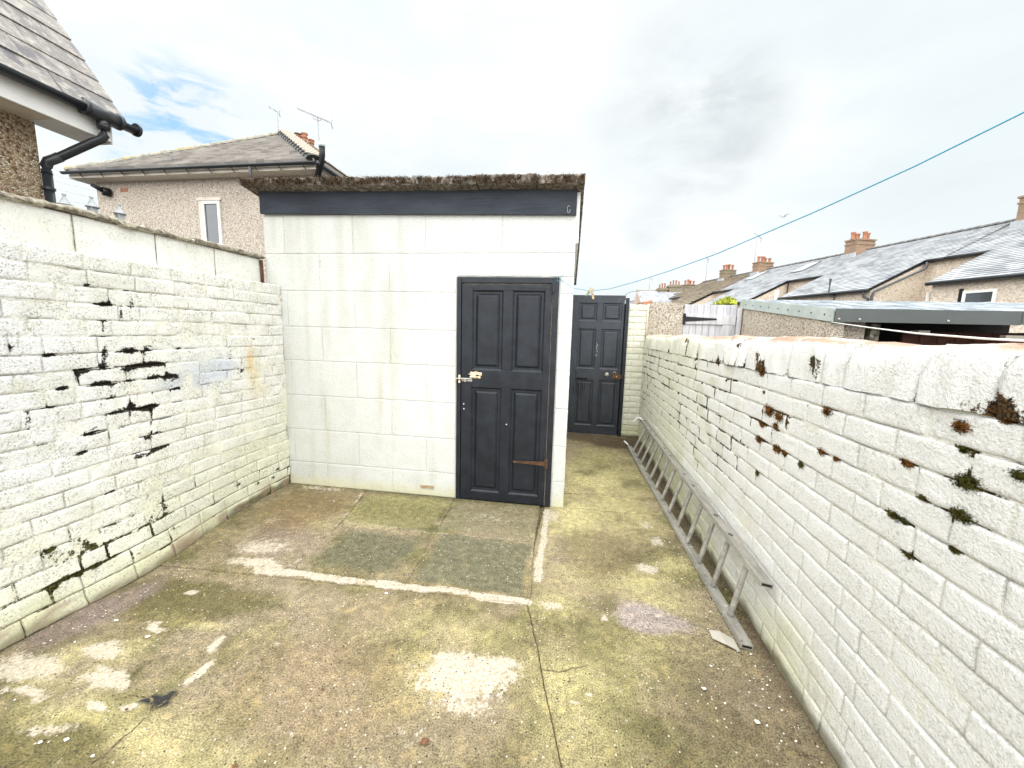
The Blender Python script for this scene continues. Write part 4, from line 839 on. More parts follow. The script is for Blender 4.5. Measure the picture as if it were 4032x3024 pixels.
def peg(c, ang, mat, lab, tw=0):
    c = Vector(c); o = thing('clothes_peg', lab, 'clothes peg', c, 'pegs on the washing line')
    d = Vector((math.sin(ang)*.9, .25+tw, math.cos(ang))).normalized(); s = d.cross(Vector((.3, 1, .2))).normalized()
    for k in (-1, 1):
        MB().obox(c+d*.0+s*k*.0055, (d+s*k*.10)*.038, s*.0032, d.cross(s)*.005).build('leg', mat, o, bevel=.001)
    MB().tube([c+d.cross(s)*.006*math.cos(a)+d*(.004*math.sin(a)) for a in np.linspace(0, 6.28, 9)], .0012, 5).build('spring', M['steel'], o)
peg((.118, 2.77, 1.835), .75, M['peg_green'], 'grey green clothes peg leaning left on the washing line', .1)
peg((.139, 2.73, 1.820), -.25, M['peg'], 'pale wooden clothes peg hanging down from the washing line')
tag(MB().tube([(2.382, 3.985, 1.713), (2.1, 3.36, 1.675), (1.7, 2.50, 1.625), (1.35, 1.75, 1.585), (1.18, 1.30, 1.565), (1.15, 1.15, 1.560)], .0035, 6).build('white_cord', M['cord_white'], None, True), 'white cord stretched from outbuilding corner down to wall coping', 'cord')

# ------------------------------------------------------------------ next yard: pier, gate, outbuilding
pp_ = thing('pebbledash_pier', 'buff pebbledash gate pier between white brick pier and lilac-white gate', 'pier', (1.36, GY+.2, 0))
nx, nz = 10, 40; V = []; F = []
for j in range(nz+1):
    for i in range(nx+1): x = 1.108+(1.607-1.108)*i/nx; z = 2.03*j/nz; n = float(fbm(x*9, z*9, 161, 4))-.5; V.append((x+(.03*n if i == nx else 0), GY+.02-.02*n, z+(.05*n-.03*(2*i/nx-1)**4 if j == nz else 0)))
w = nx+1
for j in range(nz):
    for i in range(nx): p = j*w+i; F.append((p, p+1, p+w+1, p+w))
N = len(V); V += [(v[0], v[1]+.28, v[2]) for v in V]
for i in range(nx): F.append((nz*w+i, nz*w+i+1, N+nz*w+i+1, N+nz*w+i))
for j in range(nz): F += [((j+1)*w, N+(j+1)*w, N+j*w, j*w), (j*w+nx, N+j*w+nx, N+(j+1)*w+nx, (j+1)*w+nx)]
mesh_obj('pier_body', V, F, M['peb_right'], pp_, False)
MB().tube([(1.106, GY-.02, 1.50), (1.104, GY-.022, 1.75), (1.107, GY-.02, 2.0)], .012, 8).build('edge_bead', M['joinery'], pp_, True)
o = thing('broken_brick', 'small broken red brick lying on top of the piers by the yard gate', 'brick', (1.10, GY+.12, 2.0)); MB().obox((1.10, GY+.12, 2.022), (.06, .01, .006), (0, .05, 0), (-.004, 0, .022)).obox((1.15, GY+.1, 2.042), (.03, 0, .01), (0, .03, .01), (-.006, -.006, .014)).build('brick_piece', M['terracotta'], o, bevel=.006)
wg = thing('wooden_gate', 'lilac-white boarded gate with black strap hinge beyond the right wall', 'gate', (1.97, GY, 0))
for k in range(8): x0 = 1.625+k*.0885; MB().box(x0, x0+.0848, GY+.035, GY+.055, .08, 2.005).build('plank', M['gate_paint'], wg, bevel=.004)
MB().box(1.632, 2.32, GY+.010, GY+.034, 1.725, 1.855).build('ledge', M['gate_paint'], wg, bevel=.004); MB().box(1.632, 2.32, GY+.010, GY+.034, .35, .48).build('ledge', M['gate_paint'], wg, bevel=.004)
MB().prism([(1.72, GY+.034, .485), (1.86, GY+.034, .485), (2.30, GY+.034, 1.72), (2.16, GY+.034, 1.72)], (0, -.024, 0)).build('brace', M['gate_paint'], wg, bevel=.003)
b = MB(); b.prism([(1.635, GY+.0095, 1.760), (2.055, GY+.0095, 1.790), (2.065, GY+.0095, 1.80), (2.055, GY+.0095, 1.812), (1.635, GY+.0095, 1.832)], (0, -.007, 0)); b.box(1.605, 1.632, GY+.0, GY+.012, 1.715, 1.875); b.tube([(1.633, GY+.0, 1.72), (1.633, GY+.0, 1.87)], .009, 8); b.build('hinge', M['iron'], wg)
MB().box(2.335, 2.395, GY+.01, GY+.10, 0, 1.96).build('gate_post', M['gate_paint'], wg, bevel=.004)
ob = thing('outbuilding', 'low pebbledash outbuilding with corrugated roof and dark grey metal fascia over the right wall', 'outbuilding', (3.6, 5.0, 0))
OX0, OX1, OY0, OY1 = 2.41, 5.6, 4.03, 6.0
rz = lambda y: 1.835+(y-3.99)*(2.085-1.835)/2.02
MB().prism([(OX0, OY0+.02, 0), (OX0, OY0+.02, rz(OY0)-.09), (OX0, OY1, rz(OY1)-.09), (OX0, OY1, 0)], (.12, 0, 0)).build('side_wall', M['peb_right'], ob)
MB().box(OX0+.13, 2.80, OY0+.16, OY0+.28, 0, 1.74).build('front_pier', M['peb_right'], ob); MB().box(OX0+.12, OX1, OY1-.1, OY1, 0, 1.98).build('back_wall', M['shadewall'], ob); MB().box(OX1, OX1+.1, OY0, OY1, 0, 1.70).build('side_wall', M['peb_right'], ob)
MB().box(2.98, 3.06, OY0+.35, OY0+.43, 0, 1.72).build('post', M['coping'], ob)
for k in range(10): MB().box(3.42+k*.16, 3.572+k*.16, OY0+.55, OY0+.58, 0, 1.66).build('board', M['redboard'], ob)
MB().box(3.36, 3.46, OY0+.30, OY0+.40, 1.635, 1.665).build('bracket', M['joinery'], ob); MB().box(3.95, 4.6, OY0+.15, OY0+.20, 1.60, 1.635).build('shelf_edge', M['joinery'], ob)
for x0, x1 in ((2.40, 3.845), (3.85, 5.72)): MB().box(x0, x1, 3.974, 3.984, 1.718+.006*(x0 > 3), 1.838).build('front_fascia', M['fascia_metal'], ob)
for x in (2.50, 2.62, 3.30, 4.3): MB().lathe([(.011, 0), (.011, .004), (.006, .008)], (0, 0, 0), 10).build('screw', M['steel'], ob, org=(0, 0, 0))
sc_ = [o for o in ob.children if o.name.startswith('screw')]
for o, x in zip(sc_, (2.43, 2.60, 3.30, 4.3)): WO[o] = Vector((x, 3.974, 1.742)); o.location = WO[o]-WO[ob]; o.rotation_euler = (math.pi/2, 0, 0)
for a, b_ in ((3.996, 4.95), (4.953, 5.20), (5.203, 6.03)):
    MB().prism([(2.392, a, rz(a)-.118), (2.392, b_, rz(b_)-.118), (2.392, b_, rz(b_)+.002), (2.392, a, rz(a)+.002)], (.012, 0, 0)).build('side_flashing', M['flashing'], ob)
for k in range(9): 
    y = 4.12+k*.215; MB().lathe([(.009, 0), (.009, .004)], (0, 0, 0), 8).build('rivet', M['pvc_grey'], ob, org=(0, 0, 0))
for k, o in enumerate([o for o in ob.children if o.name.startswith('rivet')]): y = 4.12+k*.215; WO[o] = Vector((2.392, y, rz(y)-.06)); o.location = WO[o]-WO[ob]; o.rotation_euler = (0, -math.pi/2, 0)
sheets = [2.395, 3.2, 4.0, 4.8, 5.7]
for a, b_ in zip(sheets[:-1], sheets[1:]):
    V = []; F = []; xs = []; n = int((b_-a)/.10)
    for k in range(n): x = a+k*(b_-a)/n; w_ = (b_-a)/n; xs += [(x, 0), (x+.28*w_, 0), (x+.40*w_, .030), (x+.70*w_, .030)]
    xs.append((b_, 0))
    for (x, h) in xs: V += [(x, 3.985, rz(3.985)-.024+h), (x, 6.06, rz(6.06)-.024+h)]
    F = [(2*i, 2*i+2, 2*i+3, 2*i+1) for i in range(len(xs)-1)]; N = len(V); V += [(v[0], v[1], v[2]-.002) for v in V]; F += [(N+2*i, N+2*i+1, N+2*i+3, N+2*i+2) for i in range(len(xs)-1)]+[(2*i, N+2*i, N+2*i+2, 2*i+2) for i in range(len(xs)-1)]
    mesh_obj('roof_sheet', V, F, M['corr'], ob)
o = tuft(260, .13, (2.30, 6.25, 2.03), (0, 0, 1), M['plant'], None, 'shrub', .7, .03); tag(o, 'yellow green shrub tip showing between white gate and outbuilding roof', 'shrub')

# ------------------------------------------------------------------ house behind the left wall
lh = thing('house', 'buff pebbledash house with steep slate roof and black gutter, behind the left wall', 'house', (-6.2, 1.2, 0))
MB().box(-7.9, -4.70, -2.2, 2.967, -.05, 3.30).build('wall', M['peb_near'], lh)
MB().prism([(-7.9, 2.95, 3.30), (-4.72, 2.95, 3.30), (-6.3, 2.95, 5.5)], (0, -5, 0)).build('gable', M['peb_near'], lh)
MB().box(-4.44, -4.418, -2.2, 3.34, 3.245, 3.415).build('fascia_board', M['pvc_white'], lh, bevel=.004)
MB().box(-4.72, -4.441, -2.2, 2.93, 3.249, 3.262).build('soffit', M['soffit'], lh)
MB().box(-4.74, -4.441, 2.932, 3.330, 3.247, 3.275).box(-4.74, -4.72, 2.97, 3.33, 3.255, 3.40).build('eave_box', M['pvc_white'], lh); MB().box(-4.72, -4.4185, 3.341, 3.352, 3.23, 3.42).build('eave_box_end', M['pvc_white'], lh)
slope = 1.42; ang = math.atan(slope); ca, sa = math.cos(ang), math.sin(ang)
rfl = part('roof', lh, (-5.5, 1.2, 3.4))
def rp(s, y, h=0): return Vector((-4.365-s*ca+h*sa, y, 3.455+s*sa+h*ca))
MB().prism([rp(-.02, -2.2, -.03), rp(3.2, -2.2, -.03), rp(3.2, 3.40, -.03), rp(-.02, 3.40, -.03)], (-sa*.03, 0, -ca*.03)).build('underlay', M['iron'], rfl)
gz = .232
for r in range(9):
    y = 3.425; k = 0
    while y > .1:
        w_ = (random.uniform(.22, .26) if (k == 0 and r % 2) else random.uniform(.36, .50)); y0 = y-w_; s0 = r*gz-.02; s1 = s0+gz*1.75; j = random.uniform(-.004, .004); tl = random.uniform(-.004, .004)
        lift = .021
        P = [rp(s0+tl, y0+.002, lift+j), rp(s0-tl, y-.002, lift+j), rp(s1, y-.002, .002), rp(s1, y0+.002, .002)]; nv = Vector((sa, 0, ca))*.011
        mb = MB().prism([p for p in P], nv); mesh_obj('slate', mb.v, flip(mb.f), M['slate'], rfl); y = y0; k += 1
gut = MB()
def half_pipe(x, z, y0, y1, r=.056):
    V = []; n = 10
    for y in (y0, y1):
        for i in range(n+1): a = math.pi+math.pi*i/n; V.append((x+r*math.cos(a), y, z+r*math.sin(a)))
        for i in range(n, -1, -1): a = math.pi+math.pi*i/n; V.append((x+(r-.004)*math.cos(a), y, z+(r-.004)*math.sin(a)))
    m_ = 2*(n+1); return V, [(i, (i+1) % m_, m_+(i+1) % m_, m_+i) for i in range(m_)]+[tuple(range(m_))[::-1], tuple(range(m_, 2*m_))]
GX, GZ = -4.352, 3.440
V, F = half_pipe(GX, GZ, -2.2, 3.52); mesh_obj('gutter', V, flip(F), M['pvc_black'], lh, True)
MB().tube([(GX, 3.51, GZ-.004), (GX, 3.535, GZ-.004)], .060, 16).build('gutter_end', M['pvc_black'], lh)
MB().tube([(GX, 3.10, GZ-.012), (GX, 3.37, GZ-.012)], .065, 16).tube([(GX, 3.09, GZ-.008), (GX, 3.115, GZ-.008)], .070, 16).tube([(GX, 3.355, GZ-.008), (GX, 3.38, GZ-.008)], .070, 16).build('outlet', M['pvc_black'], lh, True)
MB().tube([(GX, 3.235, 3.39), (GX, 3.235, 3.30)], .043, 14).tube([(GX, 3.235, 3.335), (GX, 3.235, 3.318)], .047, 14).build('outlet_socket', M['pvc_black'], lh, True)
PX, PY = -4.675, 2.992
pth = [Vector((GX, 3.235, 3.33)), Vector((GX, 3.235, 3.255)), Vector((GX-.02, 3.222, 3.215)), Vector((GX-.06, 3.195, 3.185)), Vector((PX+.05, PY+.04, 2.975)), Vector((PX+.015, PY+.01, 2.945)), Vector((PX, PY, 2.90)), Vector((PX, PY, 2.2))]
MB().tube(pth[:6], .036, 14).build('swan_neck', M['pvc_black'], lh, True); MB().tube([pth[4].lerp(pth[3], .12), pth[5], pth[6], Vector((PX, PY, 2.84))], .040, 14).build('bend', M['pvc_black'], lh, True)
MB().tube([Vector((PX, PY, 2.87)), Vector((PX, PY, 0))], .034, 14).build('downpipe', M['pvc_black'], lh, True); MB().tube([(PX, PY, 2.72), (PX, PY, 2.70)], .043, 14).build('pipe_clip', M['pvc_black'], lh)
# railing finials behind the coping
for y, zt, lab in ((2.78, 2.59, 'leftmost grey fence post with ball finial showing above left coping, nearest the downpipe'), (2.97, 2.63, 'middle grey fence post with ball finial showing above left coping'), (3.18, 2.635, 'rightmost grey fence post with ball finial above left coping, against the far house')):
    f_ = thing('fence_post', lab, 'fence post', (-4.2, y, 0), 'finial posts behind the left wall')
    MB().box(-4.225, -4.175, y-.025, y+.025, 0, zt-.095).build('post', M['lead'], f_, bevel=.004)
    MB().lathe([(.046, -.095), (.046, -.086), (.036, -.082), (.020, -.052), (.010, -.028), (.008, -.022), (.014, -.013), (.012, -.003), (.004, .002)], (-4.2, y, zt), 12).build('finial', M['lead'], f_, True)

# ------------------------------------------------------------------ hipped house further back
fh = thing('house', 'pinkish pebbledash house with hipped tile roof, behind the shed', 'house', (-10.7, 13, 0))
EX0, EX1, EY, EZ = -14.62, -6.74, 9.80, 5.80; AX, AY, AZ = -10.68, 13.75, 8.47
MB().box(EX0+.42, EX1-.42, EY+.40, 22, 0, EZ-.10).build('wall', M['peb_far'], fh)
MB().box(EX0+.03, EX1-.03, EY+.03, 22, EZ-.17, EZ-.05).build('eave_board', M['joinery'], fh)
rf2 = part('roof', fh, (AX, AY, EZ))
MB().add([(EX0, EY, EZ), (EX1, EY, EZ), (EX1, 22, EZ), (EX0, 22, EZ), (AX, AY, AZ), (AX, 22, AZ)], [(0, 1, 4), (1, 2, 5, 4), (3, 0, 4, 5), (2, 3, 5), (3, 2, 1, 0)]).build('underlay', M['iron'], rf2)
def courses(e0, e1, r0, r1, n, mat, parent, name='tile_course', step=.028, single=None, ruv=None):
    # stepped courses between an eave line e0-e1 and a top line r0-r1
    e0, e1, r0, r1 = map(Vector, (e0, e1, r0, r1)); nrm = (e1-e0).cross(r0-e0 if (r0-e0).length else r1-e1).normalized()
    if nrm.z < 0: nrm = -nrm
    AV = []; AF = []; UV = []
    L = ((r0+r1)/2-(e0+e1)/2).length; d = (e1-e0).normalized()
    for k in range(n):
        t0, t1 = k/n, (k+1.12)/n
        if t1 > 1: t1 = 1
        a, b = e0.lerp(r0, t0), e1.lerp(r1, t0); c, dd = e1.lerp(r1, t1), e0.lerp(r0, t1)
        V = [a+nrm*step, b+nrm*step, c+nrm*.004, dd+nrm*.004, a, b]; F = [(0, 1, 2, 3), (4, 5, 1, 0)]
        uv = [((p-e0).dot(d)+.13*(k % 2), (k+.5)*.2+(.0), 0) for p in V]
        if single is None:
            o = mesh_obj(name, V, F, mat, parent); at = o.data.attributes.new('ruv', 'FLOAT_VECTOR', 'POINT'); at.data.foreach_set('vector', np.array(uv).ravel())
        else: i = len(AV); AV += V; AF += [tuple(q+i for q in f) for f in F]; UV += uv
    if single is not None:
        o = mesh_obj(single, AV, AF, mat, parent); at = o.data.attributes.new('ruv', 'FLOAT_VECTOR', 'POINT'); at.data.foreach_set('vector', np.array(UV).ravel()); tag(o, kind='stuff'); return o
courses((EX0, EY-.03, EZ+.01), (EX1, EY-.03, EZ+.01), (AX-.02, AY, AZ), (AX+.02, AY, AZ), 24, M['roof_far'], rf2, step=.06)
courses((EX1+.03, EY, EZ+.01), (EX1+.03, 22, EZ+.01), (AX, AY, AZ), (AX, 22, AZ), 20, M['roof_far'], rf2, single='tiles')
def caps(a, b, n, mat, parent, w=.13, h=.09, lap=.02, alt=None):
    a, b = Vector(a), Vector(b); ax = (b-a).normalized(); sd_ = ax.cross(Vector((0, 0, 1))).normalized(); u = sd_.cross(ax).normalized(); L = (b-a).length/n
    for k in range(n):
        c0 = a+ax*L*k; mb = MB(); V = []
        for t, e in ((0, .018), (L+lap, 0)):
            for q in range(7): an = math.pi*q/6; V.append(c0+ax*t+sd_*(w+e)*math.cos(an)+u*((h+e)*math.sin(an)-.03))
        mb.add(V, [(q, q+1, 8+q, 7+q) for q in range(6)]+[tuple(range(7))[::-1], tuple(range(7, 14))]); mb.build('ridge_tile', mat, parent)
        if alt: an = None; mb = MB(); mb.obox(c0+u*(h+.012)+ax*L*.30, ax*L*.27, sd_*w*1.0, u*.016); mb.build('bedding', alt, parent)
caps((EX0, EY, EZ+.04), (AX, AY, AZ+.04), 13, M['ridge'], rf2, .14, .10)
caps((EX1, EY, EZ+.04), (AX, AY, AZ+.04), 14, M['iron'], rf2, .22, .11, .02, M['ridge_bed'])
caps((AX, AY, AZ+.04), (AX, 22, AZ+.04), 10, M['ridge'], rf2, .14, .10)
V, F = half_pipe(0, 0, EX0-.05, EX1+.05, .062); V = [(v[1], EY-.07+v[0], EZ-.035+v[2]) for v in V]; mesh_obj('gutter', V, F, M['pvc_black'], fh, True)
MB().tube([(EX1+.07, EY-.06, EZ-.05), (EX1+.07, 20, EZ-.05)], .06, 10).build('gutter', M['pvc_black'], fh, True)
for k in range(11): x = EX0+.5+k*.70; MB().prism([(x, EY-.03, EZ-.06), (x+.03, EY-.13, EZ-.03), (x+.10, EY-.03, EZ-.20)], (.025, 0, 0)).build('bracket', M['iron'], fh)
MB().tube([(-8.60, EY-.07, EZ-.10), (-8.60, EY-.07, EZ-.36), (-8.56, EY+.05, EZ-.46), (-8.52, EY+.3, EZ-.55), (-8.52, EY+.33, 3)], .042, 10).build('downpipe', M['pvc_grey'], fh, True)
MB().tube([(-6.98, EY+.25, EZ-.55), (-6.62, EY+.05, EZ-.02), (-6.55, EY, EZ+.15), (-6.55, EY, EZ+.34)], .075, 10).build('flue_pipe', M['iron'], fh, True)
MB().tube([(-6.55, EY, EZ+.34), (-6.55, EY, EZ+.44)], .08, 10).build('flue_cap', M['flashing'], fh, True)
FYW = EY+.40
wn_ = part('window', fh, (-10.15, FYW, 3.9))
wx0, wx1, wz0, wz1 = -10.61, -10.03, 3.78, 5.02
MB().box(wx0-.12, wx0, FYW-.02, FYW, wz0-.08, wz1+.12).build('reveal', M['joinery'], wn_); MB().box(wx0-.16, wx1+.05, FYW-.04, FYW, wz1+.02, wz1+.10).build('lintel', M['joinery'], wn_)
mb = MB(); t_ = .075; mb.box(wx0, wx0+t_, FYW-.05, FYW+.01, wz0, wz1).box(wx1-t_, wx1, FYW-.05, FYW+.01, wz0, wz1).box(wx0+t_, wx1-t_, FYW-.05, FYW+.01, wz1-t_, wz1).box(wx0+t_, wx1-t_, FYW-.05, FYW+.01, wz0, wz0+t_); mb.build('frame', M['pvc_white'], wn_)
MB().box(wx0+t_, wx1-t_, FYW-.015, FYW-.008, wz0+t_, wz1-t_).build('pane', M['glass'], wn_); MB().box(wx0-.1, wx1+.05, FYW-.10, FYW, wz0-.07, wz0-.003).build('sill', M['pvc_white'], wn_)
for x, z in ((-13.22, 5.40), (-7.80, 5.50)): MB().box(x-.13, x+.13, FYW-.012, FYW+.01, z-.05, z+.05).box(x-.10, x+.10, FYW-.016, FYW, z-.01, z+.01).build('air_brick', M['terracotta'], fh)
MB().tube([(-13.72, FYW-.02, 5.33), (-13.78, FYW-.16, 5.34)], .12, 12).tube([(-13.78, FYW-.16, 5.36), (-13.95, FYW-.30, 5.46)], [.07, .045], 10).build('flood_light', M['iron'], fh, True)
ch = part('chimney', fh, (-10.9, 15.2, 8)); cx0, cx1, cy0, cy1 = -11.10, -10.66, 14.82, 15.75
MB().box(cx0, cx1, cy0, cy1, 7.6, 8.70).box(cx0-.03, cx1+.03, cy0-.03, cy1+.03, 8.52, 8.60).box(cx0-.05, cx1+.05, cy0-.05, cy1+.05, 8.70, 8.79).build('stack', M['chim_red'], ch)
prof = [(.13, 0), (.14, .05), (.115, .07), (.12, .30), (.15, .33), (.15, .37), (.125, .39), (.13, .52), (.165, .56), (.165, .62), (.14, .64)]
for x, y, s in ((-11.0, 14.95, .34), (-10.80, 15.06, .56), (-10.80, 15.46, .46)):
    MB().lathe([(r*.80, z*s) for r, z in prof], (x, y, 8.79), 14).build('chimney_pot', M['terracotta'], ch, True)
MB().lathe([(.02, 0), (.02, .10), (.14, .10), (.11, .14), (.02, .16)], (-11.0, 14.95, 8.98), 12).build('cowl', M['lead'], ch)
def aerial(base, top, boom_a, boom_b, n, lab, loop=False, sz=1):
    base, top, A, B = map(Vector, (base, top, boom_a, boom_b)); o = thing('tv_aerial', lab, 'aerial', base, 'television aerials')
    MB().tube([base, top], .022*(.5+.5*sz), 6).build('mast', M['aerial'], o, True); MB().tube([A, B], .016*(.5+.5*sz), 6).build('boom', M['aerial'], o, True)
    ax = (B-A).normalized(); pr_ = ax.cross(Vector((0, 0, 1))).normalized(); el = (pr_*.6+Vector((0, 0, .35))).normalized()
    for k in range(n): p = A.lerp(B, (k+.3)/n); MB().tube([p-el*.11*sz, p+el*.11*sz], .006, 4).build('element', M['aerial'], o)
    if loop: MB().tube([A.lerp(B, .48), A.lerp(B, .50)+Vector((0, 0, -.18*sz)), A.lerp(B, .63)+Vector((0, 0, -.20*sz)), A.lerp(B, .72)+Vector((0, 0, -.12*sz)), A.lerp(B, .72)], .012, 5).build('boom_stay', M['aerial'], o, True)
    MB().tube([B+Vector((0, .25*sz, .28*sz)), B+Vector((0, .05, .0)), B+Vector((0, .25*sz, -.26*sz))], .014, 5).build('reflector', M['aerial'], o)
aerial((-11.35, 14.3, 8.3), (-11.33, 14.3, 9.58), (-11.66, 14.25, 9.74), (-11.31, 14.3, 9.55), 2, 'short tv aerial on bare mast left of the chimney on the hipped house', sz=.45)
aerial((-9.66, 14.3, 7.6), (-9.68, 14.3, 9.30), (-10.58, 14.4, 9.70), (-9.12, 14.2, 9.04), 16, 'long combed tv aerial right of the chimney on the hipped house', True, .6)

# ------------------------------------------------------------------ terrace beyond the back lane
ta = RAD(16.4); D_ = Vector((-math.sin(ta), math.cos(ta), 0)); N_ = Vector((-math.cos(ta), -math.sin(ta), 0)); E0 = Vector((15.91, 19.17, 0)); KS = .50
ZD = [0]
def tp(t, s, z=None): p = E0+D_*t+N_*s; p.z = (5.2-KS*s if z is None else z)-ZD[0]; return p
RID = -3.45
def tbox(t0, t1, s0, s1, z0, z1):
    c = tp((t0+t1)/2, (s0+s1)/2, (z0+z1)/2); return (c, D_*(t1-t0)/2, N_*(s1-s0)/2, Vector((0, 0, (z1-z0)/2)))
def stack(parent, t, w=1.05, l=1.9, z0=6.2, z1=8.05, mat='chim_red', pots=5, ps=1.0, pmat='terracotta', s=RID+.25):
    chm = part('chimney', parent, tp(t, s, z0)); mb = MB(); mb.obox(*tbox(t-w/2, t+w/2, s-l/2, s+l/2, z0, z1)); mb.obox(*tbox(t-w/2-.035, t+w/2+.035, s-l/2-.035, s+l/2+.035, z1-.24, z1-.16)); mb.obox(*tbox(t-w/2-.05, t+w/2+.05, s-l/2-.05, s+l/2+.05, z1, z1+.08)); mb.build('stack', M[mat], chm)
    for k in range(pots):
        q = ((k+.5)/pots-.5)*l*.9; hh = random.uniform(.75, 1.05)*ps
        MB().lathe([(.105, 0), (.12, .04), (.095, .08), (.095, .46*hh), (.135, .54*hh), (.13, .60*hh)], tp(t+random.uniform(-.15, .15), s+q, z1+.10), 10).build('chimney_pot', M[pmat if k % 2 else 'terracotta'], chm, True)
    fl = MB().obox(*tbox(t-w/2-.08, t+w/2+.08, s+l/2, s+l/2+.12, 5.2-KS*(s+l/2)-.05, 5.2-KS*(s+l/2)+.22)); fl.build('flashing', M['lead'], chm)
def terrace(t0, t1, o0, o1, lab, mat, outs=2.74, n_c=44):
    h = thing('terraced_house', lab, 'house', tp((t0+t1)/2, -1.5, 0), 'terrace beyond the back lane')
    MB().obox(*tbox(t0, t1, -6.6, -.15, 0, 5.1)).build('wall', M['peb_row'], h)
    MB().prism([tp(t0, -.15, 5.1), tp(t0, RID, 5.1-KS*RID-.1), tp(t0, -6.7, 5.1)], D_*(t1-t0)).build('gable', M['peb_row'], h)
    MB().prism([tp(o0+.06, -.15, 0), tp(o0+.06, outs-.16, 0), tp(o0+.06, outs-.16, 5.2-KS*(outs-.16)-.14), tp(o0+.06, -.15, 5.1)], D_*(o1-o0-.12)).build('rear_wing', M['peb_row'], h)
    rf_ = part('roof', h, tp((t0+t1)/2, -1, 5))
    L1 = (0-RID)
    br = mat is M['roof_brown']; courses(tp(t0, 0), tp(t1, 0), tp(t0, RID), tp(t1, RID), 11 if br else 19, mat, rf_, single='slates', step=.07 if br else .036); courses(tp(o0, outs), tp(o1, outs), tp(o0, -.0), tp(o1, -.0), 8 if br else 15, mat, rf_, single='slates', step=.07 if br else .036)
    MB().prism([tp(t0, 0, 5.2-.03), tp(t0, RID, 5.2-KS*RID-.03), tp(t0, RID-3.4, 5.1)], D_*(t1-t0)).build('underlay', M['iron'], rf_)
    MB().prism([tp(o0, outs, 5.2-KS*outs-.03), tp(o0, 0, 5.17), tp(o0, 0, 5.10), tp(o0, outs, 5.2-KS*outs-.09)], D_*(o1-o0)).build('underlay', M['iron'], rf_)
    caps(tp(t0, RID, 5.2-KS*RID+.02), tp(t1, RID, 5.2-KS*RID+.02), 12, M['ridge_dark'], rf_, .15, .10)
    for a, b_, s in ((t0, o0-.05, .06), (o1+.05, t1, .06), (o0, o1, outs+.06)):
        if b_-a > .2: z = 5.2-KS*s-.02; MB().tube([tp(a, s, z), tp(b_, s, z)], .07, 8).build('gutter', M['pvc_black'], h, True)
    return h, rf_
hA, rA = terrace(-7.0, .45, -6.2, -1.0, 'nearest terraced house with white casement window, cut by the right picture edge', M['roof_row'])
hB, rB = terrace(.45, 8.0, 1.15, 6.0, 'slate roofed terraced house with the broad brick chimney, middle of the terrace', M['roof_row'])
hC, rC = terrace(8.0, 15.1, 8.5, 13.2, 'slate roofed terraced house with two roof windows, next to the brown roof', M['roof_row'])
hD, rD = terrace(15.1, 22.4, 15.6, 20, 'terraced house with ribbed brown tile roof, beyond the slate roofs', M['roof_brown'], 2.7)
ZD[0] = .75
hE, rE = terrace(22.4, 40, 23, 26, 'farthest grey roofed house of the terrace, mostly hidden behind brown roof', M['roof_row'], 1.5)
stack(hE, 24.4, .7, 1.15, 6.0, 7.55, 'chim_grey', 5, .8, 'terracotta', -3.2)
ZD[0] = 0
stack(hA, -.35, .75, 1.3, 6.2, 7.62, pots=5, ps=.8, s=-3.2); stack(hB, 7.05, .66, 1.28, 6.2, 7.45, pots=6, ps=.72, s=-3.2); stack(hC, 14.55, .64, 1.25, 6.2, 7.40, 'chim_red', 5, .68, 'terracotta_old', -3.2); stack(hD, 18.6, .6, 1.15, 6.0, 7.42, 'chim_grey', 4, .85, 'terracotta_old', -3.2)
# details: near house window, vents, pipes, flashing line of the party wall
def win(h, t0, t1, s, z0, z1, face='n', bar=.55):
    w_ = part('window', h, tp((t0+t1)/2, s, z0)); e = .09
    mb = MB()
    for a, b_, c, d in ((t0, t0+e, z0, z1), (t1-e, t1, z0, z1), (t0+e, t1-e, z1-e, z1), (t0+e, t1-e, z0, z0+e), (t0+e, t1-e, z0+(z1-z0)*bar-.05, z0+(z1-z0)*bar+.05)): mb.obox(*tbox(a, b_, s, s+.05, c, d))
    mb.build('frame', M['pvc_white'], w_); MB().obox(*tbox(t0+e, t1-e, s+.01, s+.02, z0+e, z1-e)).build('pane', M['glass'], w_); MB().obox(*tbox(t0-.08, t1+.08, s-.01, s+.10, z0-.09, z0-.005)).build('sill', M['pvc_white'], w_); MB().obox(*tbox(t1+.01, t1+.14, s, s+.004, z0, z1+.10)).build('reveal', M['iron'], w_)  # the black bar is flat on the wall, drawn for the dark recess side
win(hA, -2.95, -2.05, 2.585, 2.35, 3.42); win(hB, 4.5, 5.6, 2.585, 2.2, 3.25); win(hB, 1.9, 2.9, 2.585, 2.0, 2.95); win(hC, 9.6, 10.6, 2.585, 2.0, 2.95)
MB().obox(*tbox(-1.02, -1.0, 2.0, 2.7, 2.2, 3.5)).build('side_window', M['pvc_white'], hA)
MB().tube([tp(1.05, .10, 5.08), tp(1.02, .12, 4.9), tp(.98, .3, 4.75), tp(1.06, 2.55, 3.72), tp(1.06, 2.65, 3.5), tp(1.06, 2.65, 2)], .055, 8).build('downpipe', M['pvc_grey'], hB, True)
MB().tube([tp(1.35, 2.8, 3.78), tp(1.35, 2.7, 3.5), tp(1.2, 2.66, 3.4), tp(1.2, 2.66, 2)], .055, 8).build('downpipe', M['pvc_grey'], hB, True)
MB().tube([tp(3.05, 2.72, 4.5), tp(3.05, 2.72, 3.75), tp(2.75, 2.75, 3.65), tp(2.75, 2.68, 3.4), tp(2.75, 2.68, 2)], .06, 8).build('soil_pipe', M['pvc_grey'], hB, True)
